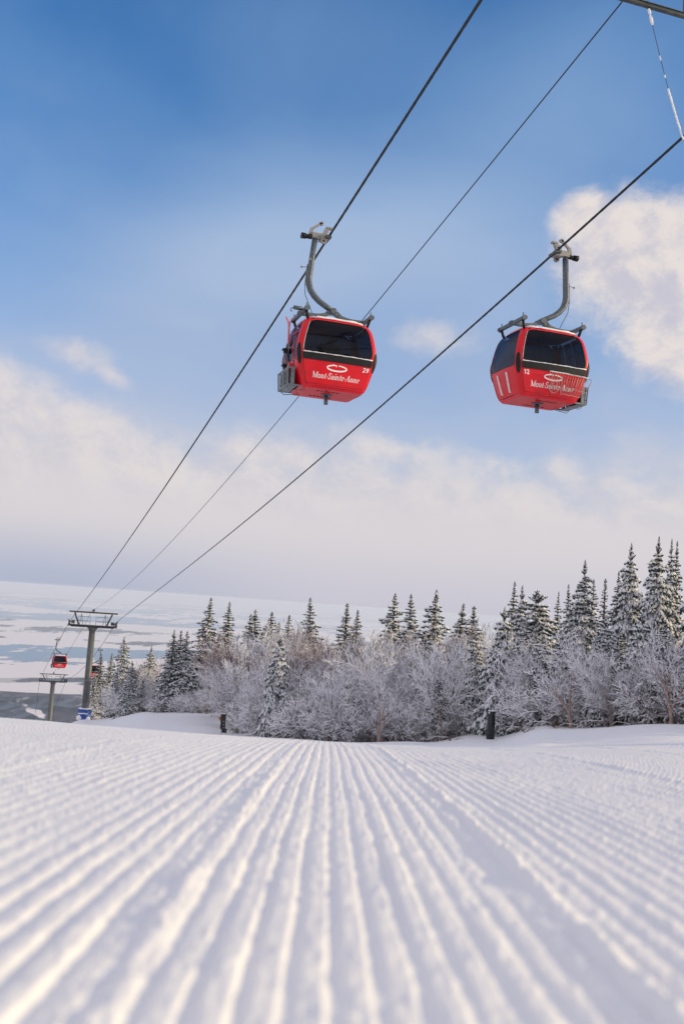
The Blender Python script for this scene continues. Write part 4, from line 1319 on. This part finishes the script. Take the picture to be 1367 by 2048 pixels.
    tm = MB(); tm.tube([(0, 0, -.6), (bend[0] * .25, bend[1] * .25, h * .5), (bend[0], bend[1], h * .96)], [h * .016 + .03, h * .010 + .02, .015], 7)
    me = bpy.data.meshes.new('trunk'); me.from_pydata(tm.v, [], tm.f); me.materials.append(M['bark'])
    crown = o.data; bpy.data.objects.remove(o)
    return dict(h=h, R=R, crown=crown, trunk=me)

def bare_mesh(seed, h=6.0, stems=2, spread=.5, gens=5, maxseg=2600, mat_='twig', trunk='trunk', lean=0.12, thick=1.0, arch=0.0, tw=1.0):
    rd = random.Random(seed)
    VT = []; FT = []; VC = []; FC = []
    def prism(V, F, a, b_, ra, rb, n=3):
        d = (b_ - a)
        if d.length < 1e-5: return
        d.normalize(); x = d.cross(Vector((0, 0, 1)))
        if x.length < .05: x = d.cross(Vector((0, 1, 0)))
        x.normalize(); y = x.cross(d); o = len(V)
        for p, r_ in ((a, ra), (b_, rb)):
            for k in range(n):
                t = 2 * pi * k / n + pi / 2
                V.append(p + x * (cos(t) * r_) + y * (sin(t) * r_))
        for k in range(n):
            k2 = (k + 1) % n
            F.append((o + k, o + k2, o + n + k2, o + n + k))
    count = [0]
    def grow(p, d, L, r, gen):
        if count[0] > maxseg: return
        nseg = 6 if gen == 0 else (3 if gen < 3 else 2)
        r_start = r
        for i in range(nseg):
            q = p + d * (L / nseg)
            r1 = r_start * (1 - .88 * (i + 1) / nseg) if gen == 0 else r * (1 - .42 / nseg)
            if gen <= 1: prism(VT, FT, p, q, r, r1, 6 if gen == 0 else 5)
            else:
                rr = max(r, .018 * tw); prism(VC, FC, p, q, rr, max(r1, .014 * tw), 3)
            count[0] += 1
            p = q; r = r1
            d = (d + Vector((rd.uniform(-1, 1), rd.uniform(-1, 1), rd.uniform(-.6, .8) - arch * gen * .5)) * (.16 + .05 * gen)).normalized()
            # side shoots
            if gen < gens:
                nsh = rd.choice((1, 2)) if gen == 0 else (2 if gen == 1 else rd.choice((1, 2)))
                if gen == 0 and i == 0: nsh = 0
                for _ in range(nsh):
                    a = rd.uniform(0, 6.28)
                    perp = d.cross(Vector((cos(a), sin(a), .3))).normalized()
                    ang = rd.uniform(.38, .85) * (1 + spread * .3)
                    nd = (d * cos(ang) + perp * sin(ang) + Vector((0, 0, .26 - arch * .5))).normalized()
                    grow(p, nd, L * rd.uniform(.45, .68), r * rd.uniform(.42, .62), gen + 1)
    for s_ in range(stems):
        a = rd.uniform(0, 6.28); ln = lean * rd.uniform(.4, 1.8)
        d = Vector((cos(a) * ln, sin(a) * ln, 1)).normalized()
        count[0] = 0
        grow(Vector((cos(a) * .12, sin(a) * .12, -.5)), d, h * rd.uniform(.55, .72), (.045 + .009 * h) * thick * rd.uniform(.7, 1.1), 0)
    allz = max(v.z for v in VC + VT); R = max(sqrt(v.x ** 2 + v.y ** 2) for v in VC)
    c = np_mesh('crown', np.array([tuple(v) for v in VC]), np.array(FC), [M[mat_]], smooth=False, do_link=False)
    t = np_mesh('trunk', np.array([tuple(v) for v in VT]), np.array(FT), [M[trunk]], smooth=True, do_link=False)
    cm, tmm = c.data, t.data; bpy.data.objects.remove(c); bpy.data.objects.remove(t)
    return dict(h=allz, R=R * .8, crown=cm, trunk=tmm)

def put_tree(name, proto, loc, h, rscale, label, cat, group=None, rz=None):
    root = empty(name, loc, random.uniform(0, 6.28) if rz is None else rz, label, cat, group)
    s_ = h / proto['h']; root.scale = (rscale, rscale, s_)
    for part in ('trunk', 'crown'):
        o = bpy.data.objects.new(part, proto[part]); link(o, root)
    return root

slim = [conifer_mesh(11, 10, 1.25, .95, .9, .35, cap=1.15), conifer_mesh(12, 10, 1.35, .85, .92, .4, cap=1.2), conifer_mesh(13, 10, 1.3, .75, .85, .5, cap=1.1)]
midc = [conifer_mesh(21, 10, 1.9, 1.0, .9, .5, cap=1.25), conifer_mesh(22, 10, 2.0, .85, .92, .6, cap=1.3), conifer_mesh(23, 10, 1.8, .95, .82, .65, cap=1.2), conifer_mesh(24, 10, 1.9, .78, .95, .5, cap=1.35)]
wide = [conifer_mesh(31, 10, 2.7, .95, .93, .6, 1.15, cap=1.45), conifer_mesh(32, 10, 2.9, .85, .96, .65, 1.2, cap=1.6), conifer_mesh(33, 10, 2.8, .8, .9, .7, 1.1, cap=1.5)]
heavy = [conifer_mesh(41, 8, 2.5, .62, .95, .75, 1.25, cap=1.7), conifer_mesh(42, 8, 2.2, .7, .95, .7, 1.25, cap=1.6), conifer_mesh(43, 8, 2.3, .8, .85, .6, 1.2, cap=1.5)]
dark = [conifer_mesh(51, 9, 2.4, .45, .35, .5, 1.2)]
ghost = [conifer_mesh(61, 10, .55, .8, .9, .2, .8)]
KIND = dict(slim=slim, mid=midc, wide=wide, heavy=heavy, dark=dark, ghost=ghost)

DFP = [(100, 142), (190, 137), (235, 120), (270, 113), (350, 108), (450, 97), (470, 80), (520, 69), (600, 62), (700, 60), (850, 61), (950, 62), (1000, 59), (1050, 53), (1100, 50), (1367, 46.5), (1700, 42), (2400, 38)]
def dfront(px): return float(np.interp(px, [a for a, _ in DFP], [b for _, b in DFP]))

CAN = [(150, 1400), (180, 1375), (205, 1350), (250, 1332), (300, 1300), (350, 1292), (400, 1278), (450, 1268), (500, 1250), (600, 1238), (700, 1236), (800, 1240), (900, 1234), (960, 1225), (1000, 1240), (1060, 1290), (1150, 1300), (1250, 1295), (1320, 1285), (1367, 1270), (1600, 1250)]
def canopy(px): return float(np.interp(px, [a for a, _ in CAN], [b for _, b in CAN]))
def conifer(px, ytop, hw, D, kind, label, k=0):
    if kind == 'heavy' and D < dfront(px) + 9: D = dfront(px) + .4 + (k % 3) * .5
    """px, ytop: where the tip stands in the photograph; hw: half width in photo pixels; D: metres away"""
    d = px_dir(px, ytop); s_ = D / sqrt(d.x ** 2 + d.y ** 2)
    top = d * s_; g = gz(top.x, top.y); h = max(top.z - g, 1.2)
    # tip leans with the camera roll, so the foot stays straight below the tip in the world
    pr = KIND[kind][k % len(KIND[kind])]
    # hw is the half width where the tree sinks into its neighbours, so the hidden skirt is wider
    hpx = h / D * FPX
    t = min(1.0, max(.22, (canopy(px) + 22 - ytop) / hpx)) if kind != 'heavy' else .75
    rs = min((hw / FPX * D) / (pr['R'] * t) * .95, (.34 if kind == 'wide' else .28) * h / pr['R'])
    put_tree('spruce_tree', pr, (top.x, top.y, g), h, rs, label, 'spruce tree', 'snow-laden spruces along the run')

CON = [
 # px, ytop, halfwidth, D, kind, label
 (418, 1196, 36, 112, 'mid', 'broad dark-green spruce rising highest on the left part of the treeline'),
 (459, 1205, 17, 112, 'slim', 'slim spruce just right of the broad highest one on the left'),
 (513, 1221, 13, 105, 'slim', 'slim spruce tip in the middle left skyline, taller of a touching pair'),
 (503, 1230, 12, 108, 'slim', 'slim spruce tip in the middle left skyline, shorter of a touching pair'),
 (545, 1225, 13, 104, 'slim', 'pointed spruce in a row of three right of the touching pair'),
 (534, 1238, 11, 108, 'slim', 'short spruce tip left of the pointed one in the row of three'),
 (558, 1246, 11, 103, 'slim', 'short spruce tip right of the pointed one in the row of three'),
 (578, 1231, 11, 102, 'slim', 'lone narrow spruce between the row of three and the bushy one'),
 (626, 1197, 21, 98, 'mid', 'bushy dark spruce tip above the bare trees left of centre'),
 (694, 1208, 13, 95, 'slim', 'narrow spruce tip above the bare trees at the centre'),
 (715, 1221, 10, 97, 'slim', 'small spruce tip close right of the narrow central one'),
 (788, 1188, 20, 90, 'mid', 'spire-like spruce with a leaning tip right of centre'),
 (827, 1190, 24, 86, 'mid', 'full spruce between the leaning-tip spruce and the thick one'),
 (866, 1181, 24, 84, 'mid', 'thick spruce with snow clumps, rightmost of three on the skyline'),
 (918, 1208, 19, 82, 'mid', 'grey-white spruce behind thin twigs right of the three skyline spruces'),
 (948, 1214, 14, 80, 'slim', 'short spruce tip right of the grey-white one'),
 (1027, 1164, 18, 74, 'slim', 'spiky spruce tip at the left of the tall right-hand stand'),
 (1045, 1172, 34, 66, 'heavy', 'rounded spruce bowed under snow at the left of the tall stand'),
 (1076, 1182, 42, 68, 'dark', 'dark round-topped spruce with little snow beside the snow-bowed one'),
 (1116, 1184, 15, 76, 'slim', 'thin spruce tip behind the dark round-topped one'),
 (1140, 1170, 28, 66, 'mid', 'spruce shoulder left of the layered dark spruce'),
 (1171, 1121, 50, 60, 'wide', 'tall layered spruce with dark snow-shelved boughs in the right stand'),
 (1188, 1160, 24, 66, 'slim', 'small spruce hugging the right flank of the layered dark spruce'),
 (1209, 1159, 12, 63, 'ghost', 'dead spindly frosted spruce between the two tallest groups'),
 (1237, 1144, 32, 62, 'mid', 'lower spruce against the left side of the pale tall one'),
 (1260, 1087, 46, 58, 'wide', 'pale tall spruce covered in frost second from the right end'),
 (1316, 1074, 46, 57, 'wide', 'tallest spruce of all with big snow shelves near the right edge'),
 (1341, 1079, 24, 61, 'mid', 'tall spruce just behind the tallest one on its right'),
 (1354, 1084, 30, 62, 'mid', 'tall spruce cut off by the right edge of the picture'),
 (253, 1274, 25, 126, 'mid', 'sunlit spruce above the thicket right of the tall tower'),
 (204, 1308, 16, 142, 'slim', 'left of two small spruces close to the tower pole'),
 (224, 1307, 13, 140, 'slim', 'right of two small spruces close to the tower pole'),
 (192, 1345, 24, 139, 'mid', 'snowy spruce directly behind the tower pole foot'),
 (263, 1322, 32, 113, 'wide', 'dark spruce with drooping boughs at the left front of the trees'),
 (349, 1260, 30, 111, 'mid', 'left one of twin spruces left of the twisted bare tree'),
 (375, 1263, 30, 110, 'mid', 'right one of twin spruces left of the twisted bare tree'),
 (362, 1262, 12, 114, 'slim', 'thin spruce tip between the twin spruces'),
 (302, 1292, 22, 120, 'mid', 'spruce top half sunk in bare twigs left of the twin spruces'),
 (330, 1340, 34, 110, 'heavy', 'snow-plastered spruce in front of the twin spruces'),
 (560, 1272, 30, 72, 'heavy', 'white snow-laden spruce in front of the bare trees left of centre'),
 (478, 1398, 26, 80, 'heavy', 'little snow-covered spruce bush beside the padded sign'),
 (555, 1385, 40, 66, 'heavy', 'low snow-covered spruce bush left of the bright valley floor gap'),
 (672, 1382, 22, 60, 'heavy', 'small white spruce hump at the foot of the central thicket'),
 (628, 1424, 20, 61, 'heavy', 'lowest dark-hearted spruce bush at the very front of the thicket'),
 (955, 1262, 34, 62, 'heavy', 'snowy spruce left behind the round black post'),
 (990, 1285, 38, 60, 'heavy', 'snowy spruce right behind the round black post'),
 (1085, 1268, 60, 54, 'heavy', 'big snow-swamped spruce in front of the right stand'),
 (1128, 1330, 40, 56, 'mid', 'half-hidden spruce right of the snow-swamped one'),
 (1198, 1268, 40, 54, 'heavy', 'frosted spruce below the dead spindly one'),
 (1032, 1330, 34, 57, 'dark', 'dark spruce interior between post and snow-swamped spruce'),
 (1300, 1300, 44, 60, 'dark', 'dark spruce deep in the trees under the tallest one'),
 (1230, 1320, 40, 58, 'dark', 'dark spruce deep in the trees under the pale tall one'),
]
for i, (px, yt, hw, D, kd, lb) in enumerate(CON):
    conifer(px, yt, hw, D, kd, lb, i)
FILL = [(1010, 1215, 40, 6), (1060, 1240, 46, 4), (1120, 1262, 40, 3), (1160, 1290, 44, 1.5), (1215, 1235, 46, 7), (1245, 1262, 50, 4), (1285, 1225, 50, 6), (1330, 1240, 52, 4),
        (1362, 1280, 46, 2), (1190, 1345, 34, .6), (1110, 1365, 36, .5), (1320, 1352, 34, .8), (1008, 1350, 34, .6), (880, 1340, 26, 1), 
        (285, 1360, 26, 1.5), (238, 1350, 24, 2), ]
WHERE = ['rounded top left of the dark spruce', 'bulky one below the dark round top', 'sloping one left of the layered dark spruce', 'low one beneath the layered dark spruce', 'one tucked between the two tallest groups',
         'broad one under the pale tall spruce', 'one filling the gap between the two tallest', 'broad one directly under the tallest', 'one cut by the right edge', 'short one at the front under the dead spindly spruce',
         'short one at the front left of the crooked birch', 'short one at the front near the right edge', 'short one right beside the round black post', 'small one among twigs left of the post',
         'small one at the left front near the dark drooping spruce', 'small one right of the tower foot', ]
for i, ((px, yt, hw, dd), wh) in enumerate(zip(FILL, WHERE)):
    conifer(px, yt, hw, dfront(px) + dd, ('heavy', 'mid', 'heavy', 'wide')[i % 4], 'snow-laden spruce, ' + wh, i)
# trees outside the picture on the right that throw the shade on the edge of the run
for i in range(20):
    px = 1440 + i * 62; D = dfront(px) + random.uniform(0, 16)
    p = ground_at_pixel(px, 1300, D)
    put_tree('spruce_tree', random.choice(midc + wide), p, random.uniform(9, 13), random.uniform(.9, 1.2),
             'spruce in the stand that goes on beyond the right edge', 'spruce tree', 'spruces beyond the right edge')

# bare trees
bare = [bare_mesh(100 + i, random.uniform(6, 7.5), 1 + i % 3, .5, 4, 4500, 'twig', 'trunk', .12) for i in range(6)]
bareR = [bare_mesh(120 + i, 6.5, 2 + i % 2, .3, 4, 4500, 'twig_bare', 'trunk', .10) for i in range(3)]
birch = [bare_mesh(140 + i, 7, 1, .4, 4, 4500, 'twig', 'birch', .10, 2.1) for i in range(3)]
shrub = [bare_mesh(160 + i, 3.2, 4, .8, 3, 1500, 'twig', 'trunk', .5, .7, .30, 1.5) for i in range(4)]

def bare_tree(px, ytop, D, pr, label, name='bare_tree', cat='bare tree', group=None, rmin=.8):
    d = px_dir(px, ytop); s_ = D / sqrt(d.x ** 2 + d.y ** 2); top = d * s_
    g = gz(top.x, top.y); h = max(top.z - g, .8)
    rs = min(max(h / pr['h'], rmin * .6), 1.25) * random.uniform(.85, 1.15)
    put_tree(name, pr, (top.x, top.y, g), h, rs, label, cat, group)
SEGS = [(330, 'left of the twin spruces'), (480, 'round the twisted bare tree'), (640, 'behind the low gap with the padded sign'), (800, 'in the centre of the thicket'),
        (960, 'between the skyline trio and the round post'), (1100, 'behind the round black post'), (1250, 'under the layered dark spruce'), (9999, 'under the tallest spruces')]
def seg(px): return next(t for a, t in SEGS if px < a)
n_back = 78
for i in range(n_back):
    px = 198 + (1420 - 198) * (i + random.random()) / n_back
    D = dfront(px) + random.uniform(8, 34)
    red = random.random() < .75
    bare_tree(px, canopy(px) + random.uniform(-8, 45), D, random.choice(bareR if red else bare),
              ('reddish bare tree at the back, ' if red else 'grey frosted bare tree at the back, ') + seg(px),
              group=('red-twigged back trees ' if red else 'frosted back trees ') + seg(px))
n_mid = 64
for i in range(n_mid):
    px = 202 + (1400 - 202) * (i + random.random()) / n_mid
    D = dfront(px) + random.uniform(2, 9)
    base_y = 1440
    bare_tree(px, canopy(px) + random.uniform(20, 110), D, random.choice(bare),
              'snow-coated bare tree in the middle rows, ' + seg(px), group='middle-row bare trees ' + seg(px))
for i in range(70):
    px = 212 + (1385 - 212) * (i + random.random()) / 70
    D = dfront(px) + random.uniform(0.2, 3.0)
    yb = 1165 + .07 * px + FPX * .125
    g = ground_at_pixel(px, 1440, D)
    put_tree('snowy_shrub', random.choice(shrub), g, random.uniform(1.5, 3.2), random.uniform(.6, .95),
             'snow-buried shrub at the front edge, ' + seg(px), 'shrub', 'front shrubs ' + seg(px))
# single trees the photograph lets one tell apart
bare_tree(770, 1300, 59.5, birch[0], 'pale brown trunk with one long level bough at centre of the thicket', 'birch_tree', 'birch tree')
bare_tree(668, 1330, 59.8, bare[1], 'forked snow-lined tree left of the pale brown trunk', 'bare_tree', 'bare tree')
bare_tree(895, 1268, 60, bare[3], 'dark-stemmed tree with broken top left of the round black post', 'bare_tree', 'bare tree')
bare_tree(1150, 1235, 48.3, birch[1], 'crooked birch with peeling top right of the snow-swamped spruce', 'birch_tree', 'birch tree')
bare_tree(1040, 1262, 53, bare[2], 'twisted grey tree rising right behind the round black post', 'bare_tree', 'bare tree')
bare_tree(1350, 1225, 45.6, birch[2], 'pinkish birch with many forks close to the right edge', 'birch_tree', 'birch tree')
bare_tree(1290, 1290, 46.4, bare[0], 'thin leaning stems left of the pinkish birch', 'bare_tree', 'bare tree')
bare_tree(1235, 1290, 47.2, bare[4], 'cluster of slender stems below the pale tall spruce', 'bare_tree', 'bare tree')

def twisted_tree():
    p = ground_at_pixel(414, 1400, dfront(414) - 1.5)
    root = empty('bare_tree', p, label='twisted bare tree with long snow-lined boughs reaching right', cat='bare tree')
    b = MB()
    b.tube([(0, 0, -.5), (.1, 0, 1.5), (.1, 0, 3.2), (.5, 0, 4.3), (1.2, .1, 5.0)], [.2, .17, .15, .13, .10], 7)
    b.build('trunk', M['trunk'], root)
    c = MB()
    for path in ([(.1, 0, 3.2), (-.9, -.2, 3.7), (-1.8, -.2, 3.5), (-2.4, -.1, 3.8)], [(.5, 0, 4.3), (.2, -.1, 5.3), (-.2, -.1, 6.2), (-.6, 0, 6.8)],
                 [(1.2, .1, 5.0), (2.2, 0, 5.2), (3.2, 0, 5.6), (3.9, 0, 6.3), (4.1, 0, 6.8)], [(1.2, .1, 5.0), (1.4, 0, 6.0), (1.0, 0, 7.2)],
                 [(2.2, 0, 5.2), (2.6, 0, 6.1), (2.2, 0, 7.0)], [(3.2, 0, 5.6), (4.4, 0, 5.5), (5.2, 0, 5.9)], [(1.4, 0, 6.0), (2.1, 0, 6.8), (2.5, 0, 7.4)]):
        c.tube(path, [.10, .08, .06, .04, .03][:len(path)], 5)
        for q in path[1:]:
            for _ in range(5):
                e = Vector(q) + Vector((random.uniform(-.7, .7), random.uniform(-.3, .3), random.uniform(-.1, .9)))
                c.tube([q, (Vector(q) + e) / 2 + Vector((.08, 0, .05)), e], [.035, .025, .018], 4)
    c.build('crown', M['twig'], root)
twisted_tree()

# loose brush that fills the thicket: nobody could count it
def brush():
    V = []; F = []
    rd = np.random.default_rng(3)
    n = 7000
    px = rd.uniform(205, 1420, n)
    df = np.interp(px, [a for a, _ in DFP], [b for _, b in DFP])
    D = df + rd.uniform(.3, 26, n)
    az = np.arctan((px - 683.5) / FPX) - 0.002
    x = D * np.sin(az); y = D * np.cos(az); z0 = ground(x, y)
    hmax = np.interp(D - df, [0, 3, 26], [1.2, 3.2, 5.0])
    z = z0 + rd.uniform(0, 1, n) ** 1.1 * hmax
    L = rd.uniform(.35, 1.1, n)
    a = rd.uniform(0, 2 * pi, n); e = rd.uniform(-.3, 1.4, n)
    d = np.stack([np.cos(a) * np.cos(e), np.sin(a) * np.cos(e), np.sin(e)], -1)
    s_ = np.cross(d, [0, 0, 1]); s_ /= np.maximum(np.linalg.norm(s_, axis=1, keepdims=True), .1)
    u = np.cross(s_, d)
    c = np.stack([x, y, z], -1); w = rd.uniform(.014, .034, n)[:, None]
    P0 = c - s_ * w; P1 = c + s_ * w; P2 = c + u * w * 1.3
    tip = c + d * L[:, None] + np.stack([rd.normal(0, .1, n)] * 3, -1) * .5
    V = np.stack([P0, P1, P2, tip], 1).reshape(-1, 3)
    i = np.arange(n)[:, None] * 4
    F = np.stack([i + [0, 1, 3], i + [1, 2, 3], i + [2, 0, 3]], 1).reshape(-1, 3)
    o = np_mesh('brushwood', V, F, M['twig'], smooth=False)
    tag(o, 'tangle of frosted brushwood filling the gaps between the trees', kind='stuff')
brush()

# bent twigs poking out of the snow in front of the right-hand trees
for k, (px, D) in enumerate(((1050, 48.5), (1110, 47.5), (1215, 46.5), (905, 57.5))):
    p = ground_at_pixel(px, 1450, D)
    b = MB()
    for _ in range(7):
        a = random.uniform(-.5, .5) + (pi if random.random() < .6 else 0); L = random.uniform(.7, 1.7)
        pts = [Vector((0, 0, -.05)), Vector((cos(a) * L * .3, -.1, .22)), Vector((cos(a) * L * .7, -.25, .20)), Vector((cos(a) * L, -.4 + random.uniform(-.3, .2), random.uniform(-.05, .05)))]
        b.tube(pts, [.02, .016, .012, .006], 5)
    o = b.build('fallen_branch', M['trunk']); o.location = p
    tag(o, ['dark bent twigs poking from the snow right of the round black post', 'small twig tangle on the snow below the snow-swamped spruce',
            'low twig tangle on the snow near the right birch', 'bent twigs in the snow left of the round black post'][k], 'branch', 'twigs poking out of the snow')
